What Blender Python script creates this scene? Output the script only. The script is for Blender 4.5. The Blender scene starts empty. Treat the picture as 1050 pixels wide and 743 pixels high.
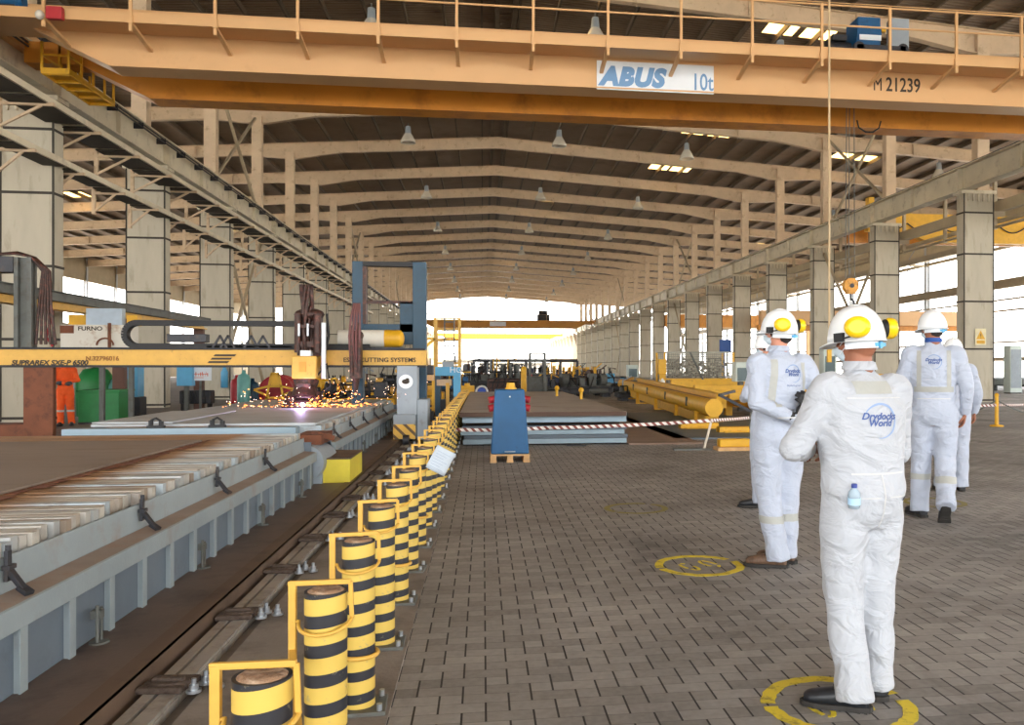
import bpy, bmesh, math, random
from mathutils import Vector, Matrix, Euler
random.seed(7)
S = bpy.context.scene
COL = S.collection
PI = math.pi
# ---------------------------------------------------------------- camera
TH = math.atan(120/870.0); SN, CS = math.sin(TH), math.cos(TH); CH = 1.45; F = 870.0
def PT(px, py, Y):            # point of the plane y=Y seen at a pixel
    u = (px-615)/F; v = (376-py)/F
    t = Y/(CS-u*SN)
    return Vector((t*(SN+u*CS), Y, CH+v*t))
def PXX(px, Y): return PT(px, 376, Y).x
def GR(px, py, z=0.0):        # point of the level z seen at a pixel
    t = (CH-z)*F/(py-376.0); u = (px-615)/F
    return Vector((t*(SN+u*CS), t*(CS-u*SN), z))
cam = bpy.data.cameras.new('camera'); co = bpy.data.objects.new('camera', cam); COL.objects.link(co)
co.location = (0, 0, CH); co.rotation_euler = (PI/2, 0, -TH)
cam.sensor_fit = 'HORIZONTAL'; cam.sensor_width = 36; cam.lens = 36*F/1050
cam.shift_x = -(615-525)/1050.0; cam.shift_y = (376-371.5)/1050.0
cam.clip_end = 1200; S.camera = co
# ---------------------------------------------------------------- materials
def lin(c):
    if isinstance(c, str):
        c = [int(c[i:i+2], 16)/255 for i in (0, 2, 4)]
    return tuple((x/12.92 if x <= .04045 else ((x+.055)/1.055)**2.4) for x in c)+(1.0,)
MC = {}
def nd(nt, t, **k):
    n = nt.nodes.new(t)
    for a, b in k.items():
        if a.startswith('_'): n.inputs[a[1:].replace('_', ' ')].default_value = b
        else: setattr(n, a, b)
    return n
def mat(name, col, rough=.6, metal=0., var=.12, scale=3., dirt=None, bump=.0, bscale=40., stretch=None, coat=0):
    if name in MC: return MC[name]
    m = bpy.data.materials.new(name); m.use_nodes = True; nt = m.node_tree; L = nt.links
    b = nt.nodes['Principled BSDF']; b.inputs['Roughness'].default_value = rough; b.inputs['Metallic'].default_value = metal
    if coat: b.inputs['Coat Weight'].default_value = coat
    tc = nd(nt, 'ShaderNodeTexCoord'); mp = nd(nt, 'ShaderNodeMapping'); L.new(tc.outputs['Object'], mp.inputs[0])
    if stretch: mp.inputs['Scale'].default_value = stretch
    n = nd(nt, 'ShaderNodeTexNoise', _Scale=scale, _Detail=5., _Roughness=.6); L.new(mp.outputs[0], n.inputs['Vector'])
    c = lin(col)
    mx = nd(nt, 'ShaderNodeMix', data_type='RGBA')
    mr = nd(nt, 'ShaderNodeMapRange'); mr.inputs[1].default_value = .3; mr.inputs[2].default_value = .7
    L.new(n.outputs[0], mr.inputs[0]); L.new(mr.outputs[0], mx.inputs[0])
    mx.inputs[6].default_value = tuple(max(0, x*(1-var)) for x in c[:3])+(1,)
    mx.inputs[7].default_value = tuple(min(1, x*(1+var)) for x in c[:3])+(1,)
    out = mx.outputs[2]
    if dirt:
        dc, ds, lo, hi = dirt
        n2 = nd(nt, 'ShaderNodeTexNoise', _Scale=ds, _Detail=6., _Roughness=.65); L.new(mp.outputs[0], n2.inputs['Vector'])
        m2 = nd(nt, 'ShaderNodeMapRange'); m2.inputs[1].default_value = lo; m2.inputs[2].default_value = hi; L.new(n2.outputs[0], m2.inputs[0])
        x2 = nd(nt, 'ShaderNodeMix', data_type='RGBA'); L.new(m2.outputs[0], x2.inputs[0]); L.new(out, x2.inputs[6]); x2.inputs[7].default_value = lin(dc)
        out = x2.outputs[2]
    L.new(out, b.inputs['Base Color'])
    if bump:
        n3 = nd(nt, 'ShaderNodeTexNoise', _Scale=bscale, _Detail=4.); L.new(mp.outputs[0], n3.inputs['Vector'])
        bp = nd(nt, 'ShaderNodeBump', _Strength=bump, _Distance=.02); L.new(n3.outputs[0], bp.inputs['Height']); L.new(bp.outputs[0], b.inputs['Normal'])
    MC[name] = m; return m
def emis(name, col, st):
    m = bpy.data.materials.new(name); m.use_nodes = True; nt = m.node_tree
    b = nt.nodes['Principled BSDF']; b.inputs['Emission Color'].default_value = lin(col); b.inputs['Emission Strength'].default_value = st
    b.inputs['Base Color'].default_value = lin(col); MC[name] = m; return m
CREAM = mat('painted_cream_steel', 'c9b193', .6, 0, .10, 1.2, ('8d7150', 2.2, .55, .80))
CREAM2 = mat('painted_column_steel', 'b8b09c', .6, 0, .08, 1.0, ('8b7d66', 1.6, .55, .85), stretch=(2, 2, .5))
BEAMW = mat('painted_runway_steel', 'd2c8b0', .55, 0, .10, .8, ('8b7a60', 1.8, .55, .8))
STRAP = mat('dark_joint', '3b362f', .7, .2)
PURLIN = mat('purlin_steel', '5a4a38', .6, .1, .15, 1)
CRANEY = mat('crane_yellow_paint', 'd2a673', .45, 0, .04, .6, ('b58c5c', .9, .6, .9))
CRANEO = mat('crane_orange_and_shaded_paint', 'cf8a2e', .45, 0, .10, .6, ('8a4d12', 1.4, .5, .85))  # puts shade into the near crane's rear girder; true orange on aisle cranes
YEL = mat('yellow_paint', 'd8a41e', .5, 0, .10, 4, ('8f6a1c', 6, .6, .8))
YELP = mat('pale_yellow_paint', 'd0a244', .5, 0, .08, 5, ('8c6a34', 14, .6, .75))
BLUE = mat('blue_paint', '06507f', .55, 0, .12, 3, ('17344f', 4, .6, .8))
LBLUE = mat('light_blue_paint', '5aa6d0', .5, 0, .08, 3, ('4c6a7a', 6, .62, .8))
DBLUE = mat('dark_blue_paint', '1b4258', .5, 0, .15, 3, ('22303a', 6, .5, .8))
GREEN = mat('green_paint', '1c7a3c', .5, 0, .15, 3)
TGREEN = mat('teal_paint', '5f9a94', .5, 0, .12, 3)
RED = mat('red_paint', 'a8242c', .5, 0, .12, 4)
ORNG = mat('orange_cloth', 'e2571a', .85, 0, .10, 8, bump=.3, bscale=12)
BLACK = mat('black_rubber', '1c1c1e', .6, 0, .2, 10)
DARK = mat('dark_machine_steel', '34353a', .5, .3, .3, 3, ('5a4a3c', 5, .55, .75))
BROWND = mat('oily_brown_steel', '3d2a24', .5, .3, .3, 6, ('6e3f33', 14, .5, .7))
GREY = mat('grey_paint', '929ca4', .5, 0, .08, 3, ('6d655b', 5, .6, .85))
GREYD = mat('grey_dark_paint', '5f625e', .6, .1, .15, 3, ('4a3f30', 4, .5, .8))
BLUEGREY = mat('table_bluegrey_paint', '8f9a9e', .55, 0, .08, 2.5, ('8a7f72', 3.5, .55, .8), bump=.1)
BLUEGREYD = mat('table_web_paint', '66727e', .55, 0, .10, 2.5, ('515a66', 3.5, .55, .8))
DUST = mat('dusty_ledge', '8c7d72', .85, 0, .12, 3, ('8b7464', 8, .5, .7))
RUST = mat('rusty_steel', '74442c', .75, .1, .2, 3, ('4b2c20', 5, .5, .75), bump=.15)
DECKM = mat('rusty_brown_deck', '68594f', .55, .15, .14, 2, ('3b2c26', 3, .5, .8), bump=.08)
CHAN = mat('rusty_channel_edge', '665344', .6, .15, .15, 2, ('3a2e26', 3, .5, .8))
RAIL = mat('worn_rail_steel', 'a8a29a', .45, .3, .10, 3, ('685e54', 6, .5, .75))
CLAMPM = mat('rusty_clamp', '54473e', .8, .2, .25, 20, ('392820', 30, .5, .7), bump=.4, bscale=60)
BOLTM = mat('zinc_bolt', 'b4bac0', .35, .8, .1, 20)
CONC = mat('strip_concrete', '877e76', .85, 0, .15, 2, ('5f554c', 3.5, .45, .8), bump=.2, bscale=60)
PLATE = mat('mill_steel_plate', 'a8adb0', .5, .3, .08, 1.2, ('8c8a86', 2.5, .5, .8), stretch=(.4, 1, 1))
PLATEB = mat('rust_brown_plate', '8a7568', .6, .2, .12, 1.0, ('6a4f40', 2.0, .45, .8), stretch=(.4, 1.4, 1))
EDGEB = mat('blue_primed_plate', '8ea2ae', .5, .2, .12, 1.5)
EDGED = mat('dark_plate', '5b6670', .5, .3, .15, 1.5)
EDGER = mat('rust_plate', '574236', .7, .2, .15, 2)
WOODP = mat('pallet_wood', 'c8a070', .8, 0, .2, 6)
WHITE = mat('white_paint', 'e8e8e4', .5, 0, .03, 3)
SIGNW = mat('sign_white', 'dfe5ea', .5, 0, .02, 3)
OFFW = mat('cabinet_offwhite', 'd8d4c8', .6, 0, .08, 2, ('a07a50', 2.4, .58, .75))
SBLUE = mat('sign_blue_letters', '6a93bd', .5, 0, .03, 3)
INK = mat('black_lettering', '33291c', .6, 0, .05, 3)
NAVY = mat('navy_lettering', '3c5590', .6, 0, .05, 3)
TAPEW = mat('tape_white', 'eeeae6', .5)
SKIN = mat('skin', '9a6248', .55, 0, .08, 12, bump=.05)
SKINL = mat('skin_light', 'c88a70', .55, 0, .06, 12, bump=.05)
HAIR = mat('dark_hair', '2a211c', .8, 0, .2, 60, bump=.5, bscale=120)
HELM = mat('white_helmet_plastic', 'eceff1', .28, 0, .02, 3, coat=.3)
MUFF = mat('yellow_muff_plastic', 'f5c814', .35, 0, .03, 3)
MASK = mat('pale_blue_mask', 'c8d8e2', .9, 0, .04, 20)
REFL = mat('reflective_tape', 'a8a9a4', .5, 0, .04, 30)
SHOEB = mat('black_shoe_leather', '23262b', .45, 0, .15, 20, ('5b5a58', 22, .62, .75))
SHOEBR = mat('brown_shoe_leather', '6d5442', .6, 0, .15, 20, ('3c2e26', 12, .5, .7))
SOLE = mat('boot_sole', '2e2b28', .8, 0, .15, 20)
FENCEM = mat('galvanised_wire', '8d8c80', .5, .5, .1, 5)
def cloth_mat(name, col):
    m = mat(name, col, .85, 0, .03, 5)
    nt = m.node_tree; L = nt.links; b = nt.nodes['Principled BSDF']
    tc = nd(nt, 'ShaderNodeTexCoord'); mp = nd(nt, 'ShaderNodeMapping'); mp.inputs['Scale'].default_value = (1, 1, 1.6); mp.inputs['Rotation'].default_value = (.5, .6, .2)
    L.new(tc.outputs['Object'], mp.inputs[0])
    n = nd(nt, 'ShaderNodeTexNoise', _Scale=7., _Detail=3., _Distortion=1.2); L.new(mp.outputs[0], n.inputs['Vector'])
    bp = nd(nt, 'ShaderNodeBump', _Strength=.55, _Distance=.06); L.new(n.outputs[0], bp.inputs['Height'])
    L.new(bp.outputs[0], b.inputs['Normal']); b.inputs['Sheen Weight'].default_value = .2
    return m
WCLOTH = cloth_mat('white_coverall_cloth', 'b2b6bd')
WCLOTHB = cloth_mat('bluish_white_coverall_cloth', 'b0b8c8')
# ---------------------------------------------------------------- mesh builder
class MB:
    def __init__(s): s.v = []; s.f = []; s.sm = []
    def add(s, vs, fs, sm=False):
        o = len(s.v); s.v += [tuple(v) for v in vs]; s.f += [tuple(i+o for i in f) for f in fs]; s.sm += [sm]*len(fs); return s
    def box(s, x0, x1, y0, y1, z0, z1, M=None):
        vs = [Vector((x, y, z)) for x in (x0, x1) for y in (y0, y1) for z in (z0, z1)]
        if M: vs = [M @ v for v in vs]
        return s.add(vs, [(0, 1, 3, 2), (4, 6, 7, 5), (0, 4, 5, 1), (2, 3, 7, 6), (0, 2, 6, 4), (1, 5, 7, 3)])
    def bar(s, a, b, w, h=None, up=(0, 0, 1)):
        a = Vector(a); b = Vector(b); h = h or w; d = (b-a); l = d.length
        if l < 1e-6: return s
        d.normalize(); u = Vector(up)
        if abs(d.dot(u)) > .98: u = Vector((0, 1, 0))
        r = d.cross(u).normalized(); u = r.cross(d)
        vs = [p+r*i*w/2+u*j*h/2 for p in (a, b) for i, j in ((-1, -1), (1, -1), (1, 1), (-1, 1))]
        return s.add(vs, [(3, 2, 1, 0), (4, 5, 6, 7), (0, 1, 5, 4), (1, 2, 6, 5), (2, 3, 7, 6), (3, 0, 4, 7)])
    def cone(s, a, b, r0, r1=None, n=16, cap=True):
        a = Vector(a); b = Vector(b); r1 = r0 if r1 is None else r1; d = (b-a).normalized()
        u = Vector((0, 0, 1)) if abs(d.z) < .9 else Vector((1, 0, 0)); r = d.cross(u).normalized(); u = r.cross(d)
        vs = []
        for p, q in ((a, r0), (b, r1)):
            for k in range(n):
                t = 2*PI*k/n; vs.append(p+r*math.cos(t)*q+u*math.sin(t)*q)
        s.add(vs, [(k, k+n, (k+1) % n+n, (k+1) % n)[::-1] for k in range(n)], True)
        if cap: s.add(vs, [tuple(range(n)), tuple(range(2*n-1, n-1, -1))])
        return s
    def tube(s, pts, r, n=8, closed=False, rr=None):
        pts = [Vector(p) for p in pts]; m = len(pts); vs = []; pu = None
        for i, p in enumerate(pts):
            if closed: d = pts[(i+1) % m]-pts[i-1]
            else: d = pts[min(i+1, m-1)]-pts[max(i-1, 0)]
            d.normalize()
            if pu is None: u = Vector((0, 0, 1)) if abs(d.z) < .9 else Vector((1, 0, 0))
            else: u = pu
            x = d.cross(u).normalized(); u = x.cross(d).normalized(); pu = u
            q = rr[i] if rr else r
            for k in range(n):
                t = 2*PI*k/n; vs.append(p+x*math.cos(t)*q+u*math.sin(t)*q)
        fs = []
        for i in range(m if closed else m-1):
            j = (i+1) % m
            for k in range(n): fs.append((i*n+k, i*n+(k+1) % n, j*n+(k+1) % n, j*n+k))
        s.add(vs, fs, True)
        if not closed: s.add(vs, [tuple(range(n))[::-1], tuple(range((m-1)*n, m*n))])
        return s
    def lathe(s, prof, o=(0, 0, 0), n=24, axis='z', M=None):
        o = Vector(o); vs = []
        for r, h in prof:
            for k in range(n):
                t = 2*PI*k/n; c, q = math.cos(t)*r, math.sin(t)*r
                v = Vector((c, q, h)) if axis == 'z' else (Vector((h, c, q)) if axis == 'x' else Vector((q, h, c)))
                if M: v = M @ v
                vs.append(o+v)
        fs = [(i*n+k, i*n+(k+1) % n, (i+1)*n+(k+1) % n, (i+1)*n+k) for i in range(len(prof)-1) for k in range(n)]
        return s.add(vs, fs, True)
    def prism(s, poly, a, b, axis='y'):
        n = len(poly)
        def P(p, t): return (p[0], t, p[1]) if axis == 'y' else ((t, p[0], p[1]) if axis == 'x' else (p[0], p[1], t))
        vs = [P(p, a) for p in poly]+[P(p, b) for p in poly]
        return s.add(vs, [tuple(range(n)), tuple(range(2*n-1, n-1, -1))]+[(k, k+n, (k+1) % n+n, (k+1) % n) for k in range(n)])
    def loft(s, rings, n=16):
        # rings: (centre, rx, ry) with optional (ax, ay) axes
        vs = []
        for r in rings:
            c = Vector(r[0]); ax, ay = (Vector(r[3]), Vector(r[4])) if len(r) > 3 else (Vector((1, 0, 0)), Vector((0, 1, 0)))
            for k in range(n):
                t = 2*PI*k/n; vs.append(c+ax*math.cos(t)*r[1]+ay*math.sin(t)*r[2])
        m = len(rings)
        s.add(vs, [(i*n+k, i*n+(k+1) % n, (i+1)*n+(k+1) % n, (i+1)*n+k) for i in range(m-1) for k in range(n)], True)
        return s.add(vs, [tuple(range(n))[::-1], tuple(range((m-1)*n, m*n))])
    def ball(s, c, rx, ry=None, rz=None, n=16, M=None):
        ry = ry or rx; rz = rz or rx; m = n//2
        c = Vector(c); vs = []
        for i in range(m+1):
            p = PI*i/m
            for k in range(n):
                t = 2*PI*k/n; v = Vector((rx*math.sin(p)*math.cos(t), ry*math.sin(p)*math.sin(t), -rz*math.cos(p)))
                vs.append(c+(M @ v if M else v))
        return s.add(vs, [(i*n+k, i*n+(k+1) % n, (i+1)*n+(k+1) % n, (i+1)*n+k) for i in range(m) for k in range(n)], True)
    def limb(s, pts, rs, n=14):   # capsule chain, joint balls included
        for (a, b, r0, r1) in zip(pts[:-1], pts[1:], rs[:-1], rs[1:]): s.cone(a, b, r0, r1, n)
        for p, r in zip(pts, rs): s.ball(p, r*.995, n=n)
        return s
    def build(s, name, m=None, parent=None, bevel=0, mods=None):
        me = bpy.data.meshes.new(name); me.from_pydata(s.v, [], s.f)
        bm = bmesh.new(); bm.from_mesh(me); bmesh.ops.remove_doubles(bm, verts=bm.verts, dist=1e-5) if bevel < 0 else None
        bmesh.ops.recalc_face_normals(bm, faces=bm.faces); bm.to_mesh(me); bm.free()
        if len(me.polygons) == len(s.sm): me.polygons.foreach_set('use_smooth', s.sm)
        me.update()
        if m: me.materials.append(m)
        o = bpy.data.objects.new(name, me); COL.objects.link(o)
        if parent: o.parent = parent
        if bevel > 0:
            b = o.modifiers.new('bevel', 'BEVEL'); b.width = bevel; b.segments = 2; b.limit_method = 'ANGLE'
        return o
def thing(name, label, cat, loc=(0, 0, 0), rz=0, group=None, sc=1):
    o = bpy.data.objects.new(name, None); COL.objects.link(o); o.location = loc; o.rotation_euler = (0, 0, rz); o.scale = (sc, sc, sc)
    o['label'] = label; o['category'] = cat; o.empty_display_size = .1
    if group: o['group'] = group
    return o
def tag(o, label, cat, group=None):
    o['label'] = label; o['category'] = cat
    if group: o['group'] = group
    return o
def struct(o): o['kind'] = 'structure'; return o
def dup(root, loc, label=None, rz=None):
    r = root.copy(); COL.objects.link(r); r.location = loc
    if rz is not None: r.rotation_euler = (0, 0, rz)
    if label: r['label'] = label
    def rec(a, b):
        for ch in list(a.children):
            c = ch.copy(); COL.objects.link(c); c.parent = b; rec(ch, c)
    rec(root, r); return r
def text(body, m, parent, loc, rot, size, ext=.003, shear=0, offset=0, name='lettering', sx=1, align='LEFT', space=1):
    cu = bpy.data.curves.new(name, 'FONT'); cu.body = body; cu.size = size; cu.extrude = ext; cu.shear = shear; cu.offset = offset
    cu.align_x = align; cu.space_character = space; cu.resolution_u = 4
    t = bpy.data.objects.new('tmp', cu); COL.objects.link(t); bpy.context.view_layer.update()
    me = bpy.data.meshes.new_from_object(t.evaluated_get(bpy.context.evaluated_depsgraph_get())); bpy.data.objects.remove(t)
    me.name = name; me.materials.clear(); me.materials.append(m)
    o = bpy.data.objects.new(name, me); COL.objects.link(o); o.parent = parent; o.location = loc; o.rotation_euler = rot; o.scale = (sx, 1, 1)
    return o
ORD = ['nearest', 'second', 'third', 'fourth', 'fifth', 'sixth', 'seventh', 'eighth', 'ninth', 'tenth', 'eleventh', 'twelfth', 'thirteenth', 'fourteenth', 'fifteenth', 'sixteenth', 'seventeenth', 'eighteenth', 'nineteenth', 'twentieth', 'twenty-first', 'twenty-second', 'twenty-third', 'twenty-fourth', 'twenty-fifth', 'twenty-sixth', 'twenty-seventh', 'twenty-eighth', 'twenty-ninth', 'thirtieth', 'thirty-first', 'thirty-second', 'thirty-third', 'thirty-fourth']
# ================================================================ the hall
Y0, BAY = 8.7, 8.0; NF = 22                 # frames at 8.7, 16.7 ... 176.7
FY = [Y0+BAY*k for k in range(NF)]
YS, YE = -22.0, 177.2  # hall runs on unseen behind the camera to dim the foreground
XL, XR = -12.0, 20.2                        # column lines
def roof(x): return 16.95-.065*abs(x-1.0)   # underside of the sheet
# floor: zigzag block pavers
def paver_mat():
    m = bpy.data.materials.new('block_pavers'); m.use_nodes = True; nt = m.node_tree; L = nt.links; b = nt.nodes['Principled BSDF']
    tc = nd(nt, 'ShaderNodeTexCoord'); sep = nd(nt, 'ShaderNodeSeparateXYZ')
    rot = nd(nt, 'ShaderNodeMapping'); rot.inputs['Location'].default_value = (.387, 0, 0); L.new(tc.outputs['Object'], rot.inputs[0])
    L.new(rot.outputs[0], sep.inputs[0])
    def MA(op, a, b2=None, c=None):
        n = nd(nt, 'ShaderNodeMath', operation=op)
        for i, v in enumerate((a, b2, c)):
            if v is None: continue
            if isinstance(v, (int, float)): n.inputs[i].default_value = v
            else: L.new(v, n.inputs[i])
        return n.outputs[0]
    U = MA('MULTIPLY', sep.outputs[0], 10.); V = MA('MULTIPLY', sep.outputs[1], 10.)
    i = MA('FLOOR', U); j = MA('FLOOR', V); fu = MA('FRACT', U); fv = MA('FRACT', V)
    def FM(x): return MA('FLOORED_MODULO', x, 3.) if False else MA('SUBTRACT', x, MA('MULTIPLY', MA('FLOOR', MA('DIVIDE', MA('ADD', x, .01), 3.)), 3.))
    r = FM(MA('SUBTRACT', j, i))             # 0,1,2
    isL = MA('LESS_THAN', MA('ABSOLUTE', MA('SUBTRACT', r, 0.)), .5)     # joined to the left
    isR = MA('LESS_THAN', MA('ABSOLUTE', MA('SUBTRACT', r, 1.)), .5)     # joined to the right
    w = .045
    jl = MA('MULTIPLY', MA('LESS_THAN', fu, w), MA('SUBTRACT', 1., isL))
    jr = MA('MULTIPLY', MA('GREATER_THAN', fu, 1-w), MA('SUBTRACT', 1., isR))
    jt = MA('LESS_THAN', MA('MINIMUM', fv, MA('SUBTRACT', 1., fv)), .022)
    jA = MA('MAXIMUM', jl, jr); jn = MA('MAXIMUM', jA, MA('MULTIPLY', jt, .45))
    # brick id
    bi = MA('SUBTRACT', i, isL)
    cb = nd(nt, 'ShaderNodeCombineXYZ'); L.new(bi, cb.inputs[0]); L.new(j, cb.inputs[1])
    wn = nd(nt, 'ShaderNodeTexWhiteNoise', noise_dimensions='2D'); L.new(cb.outputs[0], wn.inputs['Vector'])
    n1 = nd(nt, 'ShaderNodeTexNoise', _Scale=.55, _Detail=6., _Roughness=.6); L.new(tc.outputs['Object'], n1.inputs['Vector'])
    n2 = nd(nt, 'ShaderNodeTexNoise', _Scale=28., _Detail=4.); L.new(tc.outputs['Object'], n2.inputs['Vector'])
    cr = nd(nt, 'ShaderNodeValToRGB'); e = cr.color_ramp.elements
    e[0].position = .3; e[0].color = lin('635f5b'); e[1].position = .72; e[1].color = lin('a7a29d')
    k = MA('ADD', MA('MULTIPLY', n1.outputs[0], .70), MA('ADD', MA('MULTIPLY', wn.outputs[0], .14), MA('MULTIPLY', n2.outputs[0], .20)))
    L.new(k, cr.inputs[0])
    # oil stains and pale scuffs
    mp = nd(nt, 'ShaderNodeMapping'); mp.inputs['Scale'].default_value = (.9, .45, 1); L.new(tc.outputs['Object'], mp.inputs[0])
    n3 = nd(nt, 'ShaderNodeTexNoise', _Scale=1.1, _Detail=8., _Roughness=.7, _Distortion=.6); L.new(mp.outputs[0], n3.inputs['Vector'])
    st = nd(nt, 'ShaderNodeMapRange'); st.inputs[1].default_value = .56; st.inputs[2].default_value = .74; L.new(n3.outputs[0], st.inputs[0])
    x1 = nd(nt, 'ShaderNodeMix', data_type='RGBA'); L.new(MA('MULTIPLY', st.outputs[0], .7), x1.inputs[0]); L.new(cr.outputs[0], x1.inputs[6]); x1.inputs[7].default_value = lin('3f3631')
    n4 = nd(nt, 'ShaderNodeTexNoise', _Scale=2.3, _Detail=8., _Roughness=.75, _Distortion=1.); L.new(mp.outputs[0], n4.inputs['Vector'])
    s2 = nd(nt, 'ShaderNodeMapRange'); s2.inputs[1].default_value = .64; s2.inputs[2].default_value = .72; L.new(n4.outputs[0], s2.inputs[0])
    x2 = nd(nt, 'ShaderNodeMix', data_type='RGBA'); L.new(MA('MULTIPLY', s2.outputs[0], .55), x2.inputs[0]); L.new(x1.outputs[2], x2.inputs[6]); x2.inputs[7].default_value = lin('a29a93')
    x3 = nd(nt, 'ShaderNodeMix', data_type='RGBA'); L.new(jn, x3.inputs[0]); L.new(x2.outputs[2], x3.inputs[6]); x3.inputs[7].default_value = lin('221d1b')
    L.new(x3.outputs[2], b.inputs['Base Color']); b.inputs['Roughness'].default_value = .72
    bp = nd(nt, 'ShaderNodeBump', _Strength=.5, _Distance=.01)
    L.new(MA('ADD', MA('SUBTRACT', 1., jn), MA('MULTIPLY', n2.outputs[0], .3)), bp.inputs['Height']); L.new(bp.outputs[0], b.inputs['Normal'])
    return m
PAV = paver_mat()
struct(MB().box(-1.25, 45, YS-30, 182, -.3, 0).build('floor', PAV))
SLAB = mat('workshop_concrete', '6a6158', .85, 0, .12, .8, ('4b4239', 1.6, .45, .8), bump=.15, bscale=30)
struct(MB().box(-50, -1.25, YS-30, 182, -.3, -.02).build('floor_concrete', SLAB))
SAND = mat('yard_sand', 'c4bcae', .9, 0, .1, .2)
struct(MB().box(-400, 400, 182, 700, -.4, -.06).box(45, 400, -150, 182, -.4, -.06).box(-400, -50, -150, 182, -.4, -.06).box(-50, 45, -150, YS-30, -.4, -.06).build('ground', SAND))
# concrete strip that carries the bollards
tag(MB().box(-1.24, -.387, .2, 46, -.1, .012).build('concrete_strip', CONC), 'long concrete strip under the striped bollards beside the block paving', 'kerb')
# roof sheet with ribs across the hall (stays one surface), purlins along it
def sheet_mat():
    m = mat('profiled_roof_sheet', '8a7560', .6, .1, .08, .5, ('6f5a44', .8, .5, .8))
    nt = m.node_tree; L = nt.links; b = nt.nodes['Principled BSDF']
    tc = nd(nt, 'ShaderNodeTexCoord'); w = nd(nt, 'ShaderNodeTexWave', bands_direction='Y', _Scale=1.3)
    L.new(tc.outputs['Object'], w.inputs['Vector']); bp = nd(nt, 'ShaderNodeBump', _Strength=.9, _Distance=.05)
    L.new(w.outputs[0], bp.inputs['Height']); L.new(bp.outputs[0], b.inputs['Normal']); return m
SHEET = sheet_mat()
XA, XB = -46.0, 41.0
SKY = []                                     # translucent panels: (x0,x1,y0,y1)
for y0_, y1_, xx in ((33.5, 35, (2, 3.6)), (34.6, 36.2, (12.2, 13.9)), (36.5, 38, (22.5,)), (59, 60.6, (-2.5, -.9, 1.3, 2.9)), (60.8, 62.2, (12.2, 13.8)), (51, 52.4, (12.4, 14.1)), (49, 50.4, (-12.4,)), (53, 54.4, (23, 24.8)), (76, 78, (5.2, 24)), (92, 94, (-6, 9.4)), (116, 118, (1.6, 3.2)), (140, 142, (-4, 8)), (165, 167, (3, -9)), (12, 14, (-6, 4, 14)), (2, 4, (-2, 9)), (-8, -6, (-4, 3, 12)), (70, 72, (-22, -32)), (40, 42, (-24, 31)), (90, 92, (-25, 30))):
    for x0 in xx: SKY.append((x0, x0+1.4, y0_, y1_))
xs = sorted(set([XA, 1.0, XB]+[s[0] for s in SKY]+[s[1] for s in SKY])); ys = sorted(set([YS, YE]+[s[2] for s in SKY]+[s[3] for s in SKY]))
xs = [x for x in xs if XA <= x <= XB]; ys = [y for y in ys if YS <= y <= YE]
mb = MB(); mp_ = MB()
vid = {}
for i, x in enumerate(xs):
    for j, y in enumerate(ys): vid[i, j] = len(mb.v); mb.v.append((x, y, roof(x))); mp_.v.append((x, y, roof(x)+.02))
for i in range(len(xs)-1):
    for j in range(len(ys)-1):
        cx, cy = (xs[i]+xs[i+1])/2, (ys[j]+ys[j+1])/2
        hole = any(a < cx < b2 and c < cy < d for a, b2, c, d in SKY)
        t = mp_ if hole else mb
        t.f.append((vid[i, j], vid[i+1, j], vid[i+1, j+1], vid[i, j+1])); t.sm.append(False)
ceil = struct(mb.build('ceiling', SHEET)); sd = ceil.modifiers.new('thick', 'SOLIDIFY'); sd.thickness = .05; sd.offset = 1
tr = bpy.data.materials.new('translucent_roof_sheet'); tr.use_nodes = True; nt = tr.node_tree
tl = nd(nt, 'ShaderNodeBsdfTranslucent'); tl.inputs[0].default_value = lin('c09a5a'); nt.links.new(tl.outputs[0], nt.nodes['Material Output'].inputs[0])
sk = mp_.build('skylight_panels', tr, ceil)
pm = MB()
x = XA+.6
while x < XB:
    if abs(x-1.0) > .5: pm.box(x-.045, x+.045, YS, YE, roof(x)-.26, roof(x)-.003)
    x += 1.62
for x in (.62, 1.38): pm.box(x-.10, x+.10, YS, YE, roof(x)-.27, roof(x)-.003)
p = pm.build('purlins', PURLIN, ceil)
# rafters
def rafter_dep(x):
    for c in (XL, XR):
        if abs(x-c) < 2.8: return .72+.34*(1-abs(x-c)/2.8)
    return .72
RX = [XA, -32, -22, XL-2.8, XL-.3, XL+.3, XL+2.8, -4, 1, 6, 12, XR-2.8, XR-.3, XR+.3, XR+2.8, 30, XB]
def rafter():
    m = MB(); top = [(x, roof(x)-.28) for x in RX]; bot = [(x, roof(x)-.28-rafter_dep(x)) for x in RX]
    for (a, b2, c, d) in zip(top[:-1], top[1:], bot[:-1], bot[1:]):
        m.prism([a, b2, d, c], -.02, .02)
        m.prism([(c[0], c[1]), (d[0], d[1]), (d[0], d[1]+.035), (c[0], c[1]+.035)], -.17, .17)
        m.prism([(a[0], a[1]), (b2[0], b2[1]), (b2[0], b2[1]-.03), (a[0], a[1]-.03)], -.17, .17)
    for x in (-38, -28, -18, -8, -4, 1, 6, 10.5, 15, 26, 34):
        m.box(x-.03, x+.03, -.16, .16, roof(x)-.28-.74, roof(x)-.28)
    return m
raf = struct(rafter().build('rafter', CREAM)); raf.location.y = FY[0]-8
for y in FY+[FY[-1]+.01][:0]:
    c = raf.copy(); COL.objects.link(c); c.location.y = y
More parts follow.
